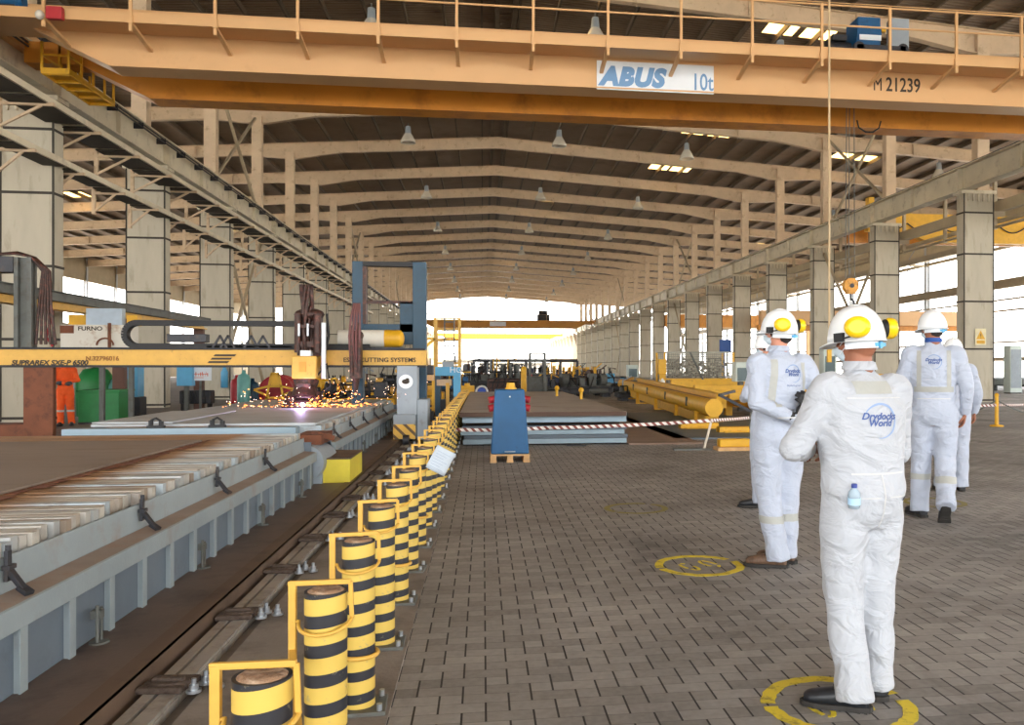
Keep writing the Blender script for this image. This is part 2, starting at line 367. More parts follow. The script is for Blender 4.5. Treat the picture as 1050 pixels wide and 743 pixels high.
# main columns: wide lower shaft, slim upper post, one object per column
def column(side, w=1.3):
    m = MB(); m.box(-w/2, w/2, -.28, .28, -.05, 8.68)
    root = m.build('column', CREAM2, None, .02)
    st = MB()
    for z in (.05, 2.15, 4.1, 6.05, 7.75): st.box(-w/2-.012, w/2+.012, -.30, .30, z, z+.07)
    for x in (-w/2-.02, w/2-.03): st.box(x, x+.05, -.295, -.27, 0, 8.6)
    st.build('joint_straps', STRAP, root)
    up = MB(); px = side*.25
    up.box(px-.26, px+.26, -.22, .22, 8.68, 15.2)
    up.build('upper_post', CREAM, root)
    cp = MB(); cp.box(-w/2-.12, w/2+.12, -.32, .32, 8.56, 8.70)
    for i in range(5): cp.box(-.5+i*.22, -.44+i*.22, -.34, -.26, 8.25, 8.56)
    cp.build('cap_plate', BEAMW, root)
    return root
cl = column(-1); cr_ = column(1)
def top_fix(o, c): return o
colR = {}
for proto, X, nm in ((cl, XL, 'left'), (cr_, XR, 'right')):
    for i, y in enumerate(FY[1:] if nm == 'left' else FY[1:]):
        if i == 0: o = proto; o.location = (X, y, 0)
        else: o = dup(proto, (X, y, 0))
        struct(o); 
        if nm == 'right': colR[i] = o
for o in [o for o in COL.objects if o.name.startswith('upper_post')]: pass
# aisle and outer columns: slim steel
def slim(h, w=.34):
    m = MB(); m.box(-w/2, w/2, -.01, .01, 0, h); m.box(-w/2, -w/2+.02, -w/2, w/2, 0, h); m.box(w/2-.02, w/2, -w/2, w/2, 0, h)
    return m
GALV = mat('pale_grey_wall_steel', 'b0b2b4', .5, .1, .08, 1)
PSTEEL = mat('tan_wall_steel', 'a8997f', .6, 0, .1, 1)
oc = None
for y in FY:
    for X in (40.2, -45.2):
        if oc is None: oc = slim(14.0).build('outer_column', GALV); oc.location = (X, y, 0); o = oc
        else: o = oc.copy(); COL.objects.link(o); o.location = (X, y, 0)
        struct(o)
    
# outer wall framing, right: girts and bracing, left: same with cladding up high
wr = MB()
wr.box(40.0, 40.3, YS, YE, 7.55, 8.25)
for z in (6.6, 5.75, 3.3): wr.box(40.05, 40.2, YS, YE, z, z+.14)
wr.box(40.05, 40.25, YS, YE, 10.6, 10.85)
wr.box(40.05, 40.3, YS, YE, 1.9, 2.2)
struct(wr.build('trim_1', PSTEEL))
wb = MB()
for k in (3, 4, 8, 13):
    for z0, z1 in ((.4, 7.6), (8.2, 13.8)):
        wb.tube([(40.1, FY[k], z0), (40.1, FY[k]+8, z1)], .05, 6); wb.tube([(40.1, FY[k], z1), (40.1, FY[k]+8, z0)], .05, 6)
for y in range(0, 170, 2): wb.box(40.08, 40.12, y, y+.06, 5.8, 6.7)
struct(wb.build('trim_2', GALV))
we = MB(); we.box(40.1, 40.2, YS, YE, 11.6, 14.6); struct(we.build('wall_right', mat('wall_cladding', 'b9a888', .7, .1, .08, 1)))
wl = MB(); wl.box(-45.4, -45.2, YS, YE, 11.3, 14.0); wl.box(-45.4, -45.2, YS, YE, 0, 3.0); struct(wl.build('wall_left', MC['wall_cladding']))
wl = MB()
for z in (6.0, 9.0): wl.box(-45.3, -45.1, YS, YE, z, z+.25)
struct(wl.build('trim_3', PSTEEL))
# runway girders
def runway(x, s):
    m = MB()
    m.box(-.012, .012, YS, YE, 0, .95); m.box(-.25, .25, YS, YE, 0, .04); m.box(-.25, .25, YS, YE, .93, .97)
    for k, y in enumerate(FY):
        m.box(-.22, .22, y-.02, y+.02, .02, .95)
        m.box(-.14, .14, y+4-.01, y+4+.01, .02, .95)
    o = m.build('runway_girder', BEAMW); o.location = (x, 0, 8.70)
    MB().box(-.035, .035, YS, YE, .97, 1.09).build('crane_rail', DARK, o)
    lm = MB()
    for y in FY: lm.box(-.3, .3, y-.28, y+.28, -.03, 0.0)
    lm.build('bearing_pads', BEAMW, o)
    return struct(o)
gR = runway(XR-.55, 1); gL = runway(XL+.5, -1)
# conductor bars and cable along the left girder
cb = MB()
for dz, dx in ((.70, .30), (.80, .30)): cb.box(dx-.02, dx+.02, YS, YE, dz, dz+.035)
y = 2
while y < 120: cb.box(.02, .33, y, y+.03, .66, .86); y += 2
cb.build('conductor_bars', DARK, gL)
cb = MB()
for i in range(90): cb.box(-.42, -.36, i*1.0+2, i*1.0+2.06, 1.02, 1.22)
cb.box(-.41, -.37, YS, 92, 1.20, 1.23); cb.box(-.55, -.25, YS, 92, .97, 1.0)
cb.build('walkway_edge', BEAMW, gL)
# bracing in some bays
def brace(X, k, z0, z1, nm):
    m = MB(); a, b2 = FY[k]+.3, FY[k+1]-.3
    m.bar((0, a, z0), (0, b2, z1), .12); m.bar((.13, a, z1), (.13, b2, z0), .12)
    o = m.build(nm, PSTEEL); o.location = (X, 0, 0); return struct(o)
for k in (4, 5, 9, 14, 19):
    kk = k if k != 5 else 4
    if k == 5: continue
    brace(XR, k, .6, 8.2, 'cross_brace'); brace(XR+.3, k, 9.9, 15., 'cross_brace')
    brace(XL, k, .6, 8.2, 'cross_brace'); brace(XL-.3, k, 9.9, 15., 'cross_brace')
# eaves tie on upper posts
# far yard: runway continues outdoors
FARC = mat('sunlit_column_paint', '8f7d66', .6, 0, .05, 1)
for i in range(9):
    y = FY[-1]+8*(i+1)
    for X in (XL, XR):
        m = MB().box(-.6, .6, -.3, .3, -.06, 8.7)
        for z in (2, 4, 6): m.box(-.62, .62, -.32, .32, z, z+.08)
        o = struct(m.build('yard_column', FARC)); o.location = (X, y, 0)
m = MB()
for X in (XL+.5, XR-.55): m.box(X-.25, X+.25, YE+.2, 252, 8.7, 9.65)
struct(m.build('yard_runway', FARC))
# ================================================================ overhead cranes
def crane(Y, label, near=True, paint=CRANEY, paint2=CRANEO, x0=XL+.5, x1=XR-.55, dz=0.):
    r = thing('bridge_crane', label, 'crane', (0, Y, dz))
    def girder(y, m, w=.6):
        zt, zb, ze = 9.55, 8.27, 9.02
        poly = [(x0+.2, ze), (-9.95, ze), (-8.35, zb), (x1-3.2, zb), (x1-1.6, ze), (x1-.2, ze), (x1-.2, zt), (x0+.2, zt)]
        g = MB().prism(poly, y, y+w)
        g.prism([(-9.95, ze-.02), (-8.35, zb-.03), (-8.35, zb+.02), (-9.95, ze+.03)], y-.05, y+w+.05)
        g.box(-8.35, x1-3.2, y-.05, y+w+.05, zb-.035, zb)
        return g.build('girder', m, r)
    girder(0, paint); girder(2.35, paint2)
    for x in (x0, x1):
        e = MB().box(x-.22, x+.22, -.9, 3.9, 9.35, 9.85)
        ec = e.build('end_carriage', paint, r)
        for y in (-.6, 3.6): MB().cone((x-.08, y, 9.79+.21), (x+.08, y, 9.79+.21), .2, n=20).build('wheel', DARK, ec)
    if near:
        w = MB().box(x0+.6, x1-.4, -1.1, 0, 8.985, 9.02)
        w.box(x0+.6, x1-.4, -1.14, -1.1, 8.82, 9.04)
        wk = w.build('walkway', paint, r)
        n = 0; x = -10.9
        hr = MB()
        while x < x1-.4:
            p = MB().box(x-.03, x+.03, -1.19, -1.13, 8.62, 10.12); p.box(x-.05, x+.05, -1.21, -1.11, 8.78, 8.96)
            p.bar((x, -1.16, 8.80), (x, -.02, 8.62), .09, .06)
            p.build('railing_post', paint, r); x += 1.72
        for z in (10.10, 9.62): hr.tube([(x0+.6, -1.16, z), (x1-.4, -1.16, z)], .024, 8)
        hr.tube([(x0+.6, -1.02, 10.22), (x1-.4, -1.02, 10.22)], .012, 6)
        hr.build('handrail', paint, r)
    return r
CR = crane(20.5, 'near yellow overhead travelling crane lettered ABUS 10 t spanning the whole hall', True)
# nameplate
p0, p1 = PT(612, 63, 20.46), PT(732, 93, 20.46)
pl = MB().box(p0.x, p1.x, -.03, -.004, PT(672, 93, 20.46).z-.02, PT(672, 64.5, 20.46).z).build('name_plate', SIGNW, CR)
zb = PT(672, 87.5, 20.46).z
text('ABUS', SBLUE, pl, (PT(616, 0, 20.46).x, -.034, zb-.02), (PI/2, 0, 0), .60, shear=.24, offset=.04, sx=1.0, space=1.12, name='blue_logo_letters')
text('10', SBLUE, pl, (PT(709, 0, 20.46).x, -.034, zb-.06), (PI/2, 0, 0), .58, offset=.006, sx=.72, name='blue_numerals')
text('t', SBLUE, pl, (PT(726, 0, 20.46).x, -.034, zb-.06), (PI/2, 0, 0), .58, offset=.006, sx=.72, name='blue_unit_letter')
text('M', INK, CR, (PT(895, 0, 20.5).x, -.008, PT(915, 93.5, 20.5).z), (PI/2, 0, 0), .47, offset=0, sx=.70, name='machine_number')
text('21239', INK, CR, (PT(908, 0, 20.5).x, -.008, PT(915, 93.5, 20.5).z), (PI/2, 0, 0), .50, offset=.006, sx=.76, name='machine_number')
# hoist trolley
tr_ = thing('hoist_trolley', 'blue electric hoist with grey control box riding on top of the near crane', 'hoist', (PXX(880, 21.9), 21.9, 9.55))
m = MB(); m.box(-.55, .75, -1.2, -1.05, .06, .2).box(-.55, .75, 1.05, 1.2, .06, .2).box(-.55, -.4, -1.2, 1.2, .06, .2).box(.6, .75, -1.2, 1.2, .06, .2)
for x in (-.5, .7):
    for y in (-1.1, 1.1): m.cone((x, y-.06, .14), (x, y+.06, .14), .15, n=16)
m.build('trolley_frame', DARK, tr_)
m = MB(); m.loft([((-.22+0, -.3, .72-.02), .02, .02)], 4) if False else None
m = MB().cone((-.34, -.3, .72), (.34, -.3, .72), .38, n=28); m.box(-.32, .32, -.68, .08, .22, 1.14)
mo = m.build('motor_housing', BLUE, tr_, .03); MB().box(-.28, .32, -.70, -.678, .52, .66).build('maker_label', SIGNW, mo)
MB().box(.58, 1.08, -.75, -.45, .34, 1.12).build('control_box', GREY, tr_, .02)
MB().box(.35, .5, -.6, -.5, .8, .92).box(.3, .8, -.7, -.6, .05, .2).build('cable_bracket', YEL, tr_)
m = MB().cone((-.95, -.2, .45), (-.32, -.2, .45), .16, n=16); m.box(-.9, -.5, -.4, .1, .6, .75); m.build('gearbox', DARK, tr_)
# hook block
hb = thing('hook_block', 'small orange hook block hanging on steel ropes below the near crane', 'hook', tuple(PT(872, 293, 21.9)))
hz = hb.location.z
m = MB().cone((0, -.09, 0), (0, .09, 0), .21, n=28); m.box(-.12, .12, -.1, .1, -.22, .2); m.build('sheave_housing', mat('hook_orange', 'd99a3a', .5, 0, .15, 6, ('6b3f18', 8, .5, .7)), hb, .01)
pts = [(0, 0, -.22), (0, 0, -.36)]+[(.0+.11*math.sin(a), 0, -.47+.11*math.cos(a)) for a in [i*PI/8 for i in range(0, 13)]]
MB().tube(pts, .028, 8, rr=[.03]*(len(pts)-3)+[.026, .018, .008]).build('hook', DARK, hb)
MB().cone((0, -.10, 0), (0, -.12, 0), .06, n=16).build('pin', DARK, hb)
tz = 9.9-hz
m = MB()
for x, dx in ((-.14, -.10), (.12, .10), (-.05, -.02)): m.tube([(x, 0, .12), (dx, 0, tz)], .012, 6)
m.build('steel_ropes', GREYD, hb)
# pendant cable
a = PT(852, 10, 19.2)
pc = MB().tube([(a.x, 19.3, 10.3), (a.x, 19.3, 1.9)], .026, 8).build('cable_sleeve', mat('tan_cable', 'cdb48c', .6, 0, .05, 3))
tag(pc, 'long tan pendant control cable hanging down in front of the near crane', 'cable')
m = MB().box(-.05, .05, -.04, .04, 0, .34); q = m.build('pendant_controller', YEL, pc, .01); q.location = (a.x, 19.3, 1.56)
# loop of power cable under the far girder
lp = MB()
c = PT(686, 101, 23.0); cc = PT(886, 131, 23.0)
lp.tube([(cc.x-.35, 22.7, 8.4), (cc.x-.3, 22.7, 8.2), (cc.x-.1, 22.7, 8.08), (cc.x+.12, 22.7, 8.08), (cc.x+.3, 22.7, 8.2), (cc.x+.36, 22.7, 8.4)], .022, 8)
tag(lp.build('festoon_cable', BLACK), 'black power cable drooping in a loop under the near crane', 'cable')
# left end: service platform below the crane, motor and boxes above
sp = bpy.data.objects.new('service_platform', None); COL.objects.link(sp); sp.parent = CR; sp.location = (-10.18, 1.5, 8.56)
m = MB().box(-.32, .32, 0, 2.55, 0, .03)
for y in (.05, .65, 1.25, 1.85, 2.45): m.box(-.32, .32, y, y+.05, -.08, 0)
for x in (-.32, .28): m.box(x, x+.04, 0, 2.55, -.07, .07)
m.box(-.32, .32, -.02, .02, -.07, .07)
m.build('deck', YEL, sp)
for x, ys_ in ((-.30, (0, .85, 1.7, 2.5)), (.30, (0, .65, 1.3, 1.95, 2.5))):
    for y in ys_: MB().box(x-.025, x+.025, y-.025, y+.025, 0, .70).build('post', YEL, sp)
m = MB()
m.bar((-.3, 0, .38), (.3, 0, .38), .04)
m.bar((.3, 0, .38), (.3, .65, .38), .04)
m.bar((-.3, 0, .38), (-.3, 2.5, .38), .04)
m.build('rail', YEL, sp)
MB().box(-.32, -.26, .85, .95, .0, 1.0).build('hanger', YEL, sp); MB().box(-.32, -.26, 1.9, 2.0, .0, 1.0).build('hanger', YEL, sp)
bm_ = thing('travel_motor', 'blue travel motor on the walkway at the left end of the near crane', 'motor', tuple(PT(8, 8, 19.7)))
bm_.location.z = 9.05
m = MB().cone((-.35, 0, .22), (.25, 0, .22), .17, n=20); m.cone((.25, 0, .22), (.33, 0, .22), .14, n=20); m.build('motor_body', BLUE, bm_)
MB().box(-.3, .2, -.15, .15, 0, .1).build('foot', DARK, bm_)
m = MB().box(0, .32, -.16, -.02, 0, .26); rb = m.build('junction_box', RED, None, .015); rb.location = (PXX(51, 19.36), 19.33, PT(50, 21, 19.36).z-.02)
rb.parent = CR; rb.location.y -= 20.5
wl_ = MB().ball((0, 0, 0), .09, .09, .10); wo = wl_.build('warning_lamp', mat('lamp_glass_grey', 'c8c4b8', .2), None); wo.location = (PXX(43, 19.36), 19.28, PT(43, 17, 19.36).z)
wo.parent = CR; wo.location.y = 19.27-20.5
# cranes farther down the hall and out in the yard
c2 = crane(148, 'distant orange overhead crane crossing the far opening of the hall', False, mat('far_crane_paint', 'c98d3a', .5, 0, .05, 1), MC['far_crane_paint'])
m = MB().box(9.5, 11.6, .2, 2.6, 9.6, 10.6).cone((9.7, .6, 10.9), (11.2, .6, 10.9), .4, n=14); m.build('hoist', DARK, c2)
m = MB()
for x in range(-10, 20, 3): m.box(x, x+.08, 0, .08, 9.55, 10.6)
m.box(-11, 19, 0, .06, 10.55, 10.6); m.build('handrail', CREAM, c2)
MB().box(1.2, 4.0, -.06, -.01, 8.5, 9.3).build('name_plate', SIGNW, c2)
c3 = crane(208, 'bright yellow yard crane standing outside beyond the hall opening', False, mat('yard_crane_yellow', 'b98412', .5, 0, .04, 1), MC['yard_crane_yellow'])
m = MB()
for i in range(6):
    m.bar((10+i*1.6, 3, 10), (10.5+i*1.6, 3, 14+i*.6), .12)
# side-aisle crane, right
ac = thing('aisle_crane', 'yellow overhead crane with looped cables in the right side aisle', 'crane', (0, 44, 0))
yk = 0
m = MB().prism([(20.9, 8.9), (23.2, 8.9), (24.4, 8.35), (36, 8.35), (37.5, 8.9), (39.6, 8.9), (39.6, 9.9), (20.9, 9.9)], 0, .5); m.build('girder', YEL, ac)
m = MB().prism([(20.9, 8.6), (39.6, 8.6), (39.6, 9.4), (20.9, 9.4)], 2.4, 2.8); m.build('rear_girder', CRANEO, ac)
m = MB(); pts = []
for x_ in (21.1, 38.7): MB().box(x_-.15, x_+.15, 0, .45, 9.9, 10.75).build('hanger', YEL, ac)
for i in range(120):
    t = i/119*18; pts.append((21.3+t, -.12, 9.35-.42*abs(math.sin(t*1.75))))
m.tube(pts, .035, 6); m.build('looped_cable', BLACK, ac)
a2 = thing('aisle_crane', 'orange overhead crane seen low between the right-hand columns, farther down the aisle', 'crane', (0, 96, -2.2))
m = MB().box(20.9, 39.6, 0, .6, 8.3, 9.7); m.build('girder', CRANEO, a2); MB().box(21, 39.5, -.05, 0, 8.1, 8.3).build('rail_edge', CRANEY, a2)
a2b = thing('aisle_crane', 'orange crane girder across the aisle behind the second right-hand column', 'crane', (0, 62, -3.55))
MB().box(20.9, 39.6, 0, .6, 8.2, 9.3).build('girder', CRANEY, a2b); MB().box(20.9, 39.6, .5, 1.1, 7.8, 8.2).build('lower_flange', CRANEO, a2b)
for r_, zt_, zz_ in ((a2, 8.1, 2.2), (a2b, 7.8, 3.55)):
    for x_ in (22.3, 38.2): MB().box(x_-.2, x_+.2, .1, .5, zz_, zt_).build('leg', CRANEY, r_)
# runway in the right aisle
m = MB().box(38.6, 39.0, YS, YE, 10.75, 11.25); m.box(21.2, 21.5, YS, YE, 7.9, 8.35)
struct(m.build('trim_4', PSTEEL))
m = MB()
for y in FY:
    m.box(38.5, 40.2, y-.1, y+.1, 10.6, 10.75)
    m.box(20.9, 21.5, y-.1, y+.1, 7.7, 7.9)
struct(m.build('trim_5', PSTEEL))
# hanging pipes / brackets in the aisle behind the right girder
m = MB()
for y in range(10, 160, 4): m.box(21.9, 22.05, y, y+.12, 7.4, 9.6); m.box(21.9, 22.6, y, y+.1, 8.3, 8.4)
m.tube([(22.0, 5, 7.5), (22.0, 165, 7.5)], .07, 8); m.tube([(22.3, 5, 7.8), (22.3, 165, 7.8)], .11, 8)
tag(m.build('service_pipes', PSTEEL), 'run of service pipes on hangers behind the right-hand crane girder', 'pipe')
# ---------------------------------------------------------------- high-bay lamps
GLS = bpy.data.materials.new('lamp_prismatic_glass'); GLS.use_nodes = True
b = GLS.node_tree.nodes['Principled BSDF']; b.inputs['Base Color'].default_value = lin('e8e0d0'); b.inputs['Roughness'].default_value = .2; b.inputs['Transmission Weight'].default_value = .35
def lamp():
    r = thing('high_bay_lamp', 'x', 'lamp', (0, 0, 0), 0, 'high-bay lamps under the roof')
    MB().tube([(0, 0, .75), (0, 0, .35)], .02, 6).build('stem', GREYD, r)
    MB().lathe([(.0, .62), (.11, .6), (.13, .3), (.16, .26)], n=20).build('ballast_housing', GREY, r)
    MB().lathe([(.15, .28), (.22, .16), (.30, .0), (.33, -.12), (.315, -.12), (.28, .0), (.2, .15), (.13, .25)], n=24).build('reflector', GLS, r)
    return r
L0 = lamp(); first = True
names = {-4.2: 'left', 4.4: 'middle', 12.0: 'right'}
for i, y in enumerate([32.7+16*k for k in range(9)]):
    for x in (-4.2, 4.4, 12.0):
        o = L0 if first else dup(L0, (0, 0, 0)); first = False
        o.location = (x, y+.5, roof(x)-1.35-.95); o.scale = (1.3, 1.3, 1.3)
        o['label'] = 'clear high-bay lamp hanging under the roof, %s row, %s from the camera' % (names[x], ORD[i] if i else 'nearest')
for i, y in enumerate((49.2, 65.2)):
    o = dup(L0, (28.0, y, roof(28)-1.9)); o['label'] = ('nearer', 'farther')[i]+' high-bay lamp in the right side aisle, seen past the crane girder'
# ---------------------------------------------------------------- cable trays on the left wall line
def tray(w, n=8.0):
    r = thing('cable_ladder', 'x', 'cable tray', (0, 0, 0), 0, 'cable ladders along the left columns')
    m = MB().box(-w/2, -w/2+.04, 0, n, 0, .12).box(w/2-.06, w/2, 0, n, -.02, .14); m.build('side_rails', BEAMW, r)
    m = MB()
    y = .15
    while y < n: m.box(-w/2, w/2, y, y+.07, .02, .06); y += .33
    m.build('rungs', BEAMW, r)
    m = MB()
    for i in range(7): m.tube([(-w/2+.1+i*(w-.2)/6, .02, .09+.01*(i % 2)), (-w/2+.1+i*(w-.2)/6, n-.02, .09+.01*(i % 2))], .035 if i % 2 else .045, 6)
    m.box(-w/2+.05, w/2-.07, 0, n, .055, .07)
    m.build('cables', BLACK, r)
    m = MB()
    for y0_, y1_ in ((-1.7, .5), (.75, 3.2), (3.45, 5.9)): m.box(-w/2+.03, w/2-.07, y0_+1.9, y1_+1.9, -.035, -.005)
    m.build('pans', STRAP, r)
    for y in (.6, 3.3, 6.0):
        m = MB(); m.bar((-w/2-.25, y, -.05), (w/2+.1, y, -.05), .08); m.bar((-w/2-.2, y, -.62), (w/2-.2, y, -.08), .06); m.box(-w/2-.26, -w/2-.16, y-.05, y+.05, -.7, .28)
        m.build('bracket', CREAM, r)
    return r
t1 = tray(.95); t2 = tray(.6)
for j, (t, x, z, nm) in enumerate(((t1, -11.35+.25, 8.0, 'upper'), (t2, -11.35, 6.85, 'lower'))):
    for i in range(10):
        o = t if i == 0 else dup(t, (0, 0, 0)); o.location = (x, 8.7+8*i, z)
        o['label'] = '%s cable ladder with dark cables on the left columns, %s bay from the camera' % (nm, ORD[i])
# ================================================================ left: cutting tables, gantry
DZ = .114
tag(MB().box(-9.2, -1.517, .2, 26.4, -.02, DZ).build('steel_deck', DECKM), 'brown rusty steel deck that the cutting tables stand on', 'deck')
# channel edge of the deck
m = MB().box(-1.517, -1.49, .2, 26.4, -.02, DZ+.004); m.box(-1.58, -1.49, .2, 26.4, DZ-.012, DZ+.006)
tag(m.build('edge_channel', CHAN), 'long rusty channel along the edge of the brown deck', 'channel')
# rail with clamps
rl = MB().box(-1.46, -1.31, .2, 27, -.02, .018); rl.box(-1.455, -1.405, .2, 27, .018, .034); rl.box(-1.385, -1.315, .2, 27, .018, .034)
tag(rl.build('floor_rail', RAIL), 'long worn steel floor rail between the brown deck and the bollards', 'rail')
def clamp():
    r = thing('rail_clamp', 'x', 'clamp', (0, 0, 0), 0, 'rail clamps along the floor rail')
    m = MB()
    m.loft([((.0, 0, 0), .115, .07), ((.0, 0, .022), .11, .066), ((.01, 0, .036), .09, .05)], 9)
    m.box(-.10, .10, -.085, -.035, .0, .030).box(-.08, .12, .03, .08, .0, .034).box(-.06, .08, -.02, .015, .03, .052)
    m.build('clamp_plate', CLAMPM, r, .01)
    for x, y in ((.14, -.05), (.15, .05), (.22, 0)):
        b = MB().cone((x, y, 0), (x, y, .035), .02, n=6); b.cone((x, y, .035), (x, y, .06), .011, n=8); b.cone((x, y, .0), (x, y, .012), .032, n=12)
        b.build('bolt', BOLTM, r)
    return r
c0 = clamp()
for i in range(24):
    y = 2.9+1.08*i
    o = c0 if i == 0 else dup(c0, (0, 0, 0)); o.location = (-1.385, y, .03); o.rotation_euler.z = random.uniform(-.15, .15)
    o['label'] = 'rusty clamp with zinc bolts on the floor rail, %s from the camera' % ORD[i]
def slat_mat(nm, c):
    m = mat(nm, c, .6, .1, .14, 3, ('7d6a5a', 5, .5, .8)); nt = m.node_tree; L = nt.links; b = nt.nodes['Principled BSDF']; src = b.inputs['Base Color'].links[0].from_socket
    tc = nd(nt, 'ShaderNodeTexCoord'); sp = nd(nt, 'ShaderNodeSeparateXYZ'); L.new(tc.outputs['Object'], sp.inputs[0]); n = nd(nt, 'ShaderNodeTexNoise', _Scale=2.2, _Detail=5.); L.new(tc.outputs['Object'], n.inputs['Vector'])
    a = nd(nt, 'ShaderNodeMath', operation='MULTIPLY_ADD'); L.new(n.outputs[0], a.inputs[0]); a.inputs[1].default_value = .5; L.new(sp.outputs[0], a.inputs[2])
    mr = nd(nt, 'ShaderNodeMapRange'); mr.inputs[1].default_value = -2.12; mr.inputs[2].default_value = -2.36; L.new(a.outputs[0], mr.inputs[0])
    x = nd(nt, 'ShaderNodeMix', data_type='RGBA'); L.new(mr.outputs[0], x.inputs[0]); L.new(src, x.inputs[6]); x.inputs[7].default_value = lin('84603f'); L.new(x.outputs[2], b.inputs['Base Color']); return m
SLATS = [slat_mat('slat_steel_pale', 'b4b0a8'), slat_mat('slat_steel_grey', 'a6a8a6'), slat_mat('slat_steel_tan', 'ada294'), slat_mat('slat_steel_light', 'b9b4aa'), slat_mat('slat_steel_blue', 'a3aeb4'), slat_mat('slat_steel_brown', '958676')]
def table(name, y0, y1, label, x1=-1.98, x0=-8.6, nsl=None, hooks=True):
    r = thing(name, label, 'table', (0, (y0+y1)/2, DZ))
    yc = (y0+y1)/2; a, b2 = y0-yc, y1-yc
    z = lambda v: v-DZ
    # section of the near side: web, ledge box, upright lip
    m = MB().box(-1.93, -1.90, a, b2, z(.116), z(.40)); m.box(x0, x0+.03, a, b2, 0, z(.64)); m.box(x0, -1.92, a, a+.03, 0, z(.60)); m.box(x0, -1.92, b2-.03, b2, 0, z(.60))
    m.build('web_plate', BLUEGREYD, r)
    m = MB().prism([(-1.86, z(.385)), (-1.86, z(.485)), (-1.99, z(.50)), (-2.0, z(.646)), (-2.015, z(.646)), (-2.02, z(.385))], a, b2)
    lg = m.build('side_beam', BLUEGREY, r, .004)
    m = MB().prism([(-1.875, z(.4862)), (-1.985, z(.4995)), (-1.985, z(.502)), (-1.875, z(.4885))], a+.02, b2-.02); m.build('ledge_dust', DUST, lg)
    MB().box(x0, x0+.3, a, b2, z(.385), z(.646)).build('rear_beam', BLUEGREY, r)
    y = a+.2
    while y < b2:
        q = MB().box(-1.90, -1.87, y-.018, y+.018, 0, z(.387)); q.box(-1.876, -1.868, y-.03, y+.03, 0, z(.387)); q.build('rib', BLUEGREY, r); y += .42
    # slats
    rnd = random.Random(int(y0*10)); pit = .075; n = int((b2-a)/pit)
    step = (b2-a)/n
    shown = n if n < 98 else 98
    mats = SLATS
    if hooks:
        for i in range(n):
            y = a+step*(i+.5); xe = -2.03-rnd.uniform(-.012, .035); zt = z(.70)+rnd.uniform(-.006, .006)
            s_ = MB().box(x0+.3, xe, y-.031, y+.027, z(.46), zt)
            s_.build('slat', rnd.choice(mats), r)
    # tray under
    MB().box(x0+.05, -2.03, a+.05, b2-.05, z(.40), z(.44)).build('catch_tray', RUST, r)
    # lifting hooks on the lip and levelling screws below
    if hooks:
        for k in range(int((b2-a)/1.42)):
            y = a+.55+1.42*k
            h = MB().box(-1.985, -1.968, y-.018, y+.018, z(.55), z(.68)); h.bar((-1.972, y, z(.60)), (-1.90, y-.02, z(.515)), .028, .022); h.bar((-1.92, y-.015, z(.53)), (-1.875, y-.03, z(.503)), .045, .018)
            h.box(-1.988, -1.955, y-.03, y+.03, z(.60), z(.62)); h.cone((-1.975, y, z(.68)), (-1.975, y, z(.70)), .012, n=8)
            h.build('clamp_hook', DARK, r, .003)
    for k in range(int((b2-a)/1.55)):
        y = a+.95+1.55*k
        h = MB().box(-1.87, -1.825, y-.022, y+.022, z(.235), z(.275)); h.cone((-1.84, y-.02, 0), (-1.84, y-.02, z(.30)), .009, n=8).cone((-1.84, y+.025, 0), (-1.84, y+.025, z(.285)), .008, n=8)
        h.cone((-1.84, y, 0), (-1.84, y, .010), .045, n=14); h.build('levelling_screw', GREYD, r)
    return r
T1 = table('cutting_table', 1.9, 9.95, 'long blue-grey slatted cutting table in the left foreground')
T2 = table('cutting_table', 11.2, 19.6, 'blue-grey cutting table behind the first one, under the sparking torch', x0=-4.9, hooks=True)
# plates on the tables
pg = GR(0, 505, .73); pe = GR(225, 447, .73)
m = MB().prism([(-8.4, 2.2), (-2.78, 2.2), (-2.78, 8.95), (-8.4, 9.0)], .706, .722, 'z'); o = m.build('steel_plate', mat('browned_plate', '857568', .6, .2, .1, 1.0, ('6c5648', 2.0, .5, .8), stretch=(.4, 1.6, 1)))
tag(o, 'wide brown steel plate lying on the slats of the first cutting table', 'plate')
m = MB(); 
rp = random.Random(3)
for i in range(26):
    y = 2.6+i*.25; m.box(-2.78+.03-.0, -2.75+rp.uniform(.02, .1), y, y+.18, .7085, .7115)
tag(m.build('rusty_scale', RUST), 'rusty scale flakes along the edge of the brown plate', 'scale'); bpy.data.objects['rusty_scale']['kind'] = 'stuff'
m = MB().box(-4.8, -2.12, 11.25, 19.3, .706, .735)
o = m.build('steel_plate', PLATE); tag(o, 'large light grey steel plate being cut on the second table', 'plate')
m = MB().box(-4.85, -3.9, 11.4, 14.2, .737, .755); tag(m.build('steel_plate', PLATE), 'second grey plate lying on top of the plate being cut', 'plate')
m = MB().box(-5.0, -2.3, 10.95, 11.17, .60, .70); tag(m.build('support_beam', EDGEB), 'pale blue beam across the front of the second cutting table', 'beam'); 
for x_ in (-4.9, -2.5): MB().box(x_, x_+.15, 11, 11.12, DZ, .60).build('leg', EDGEB, bpy.data.objects['support_beam'])
for i, (px, py) in enumerate(((137, 441), (224, 436))):
    p = GR(px, py, .72); m = MB().box(-.10, .10, -.03, .03, 0, .03); m.cone((-.06, 0, .03), (-.06, 0, .09), .03, n=8); m.cone((.06, 0, .03), (.06, 0, .08), .03, n=8); m.tube([(-.06, 0, .09), (0, 0, .12), (.06, 0, .08)], .014, 6)
    o = m.build('plate_clamp', BLACK); o.location = (p.x, 10.94+.15, .70); tag(o, ('left', 'right')[i]+' black clamp on the front edge of the second cutting table', 'clamp', None)
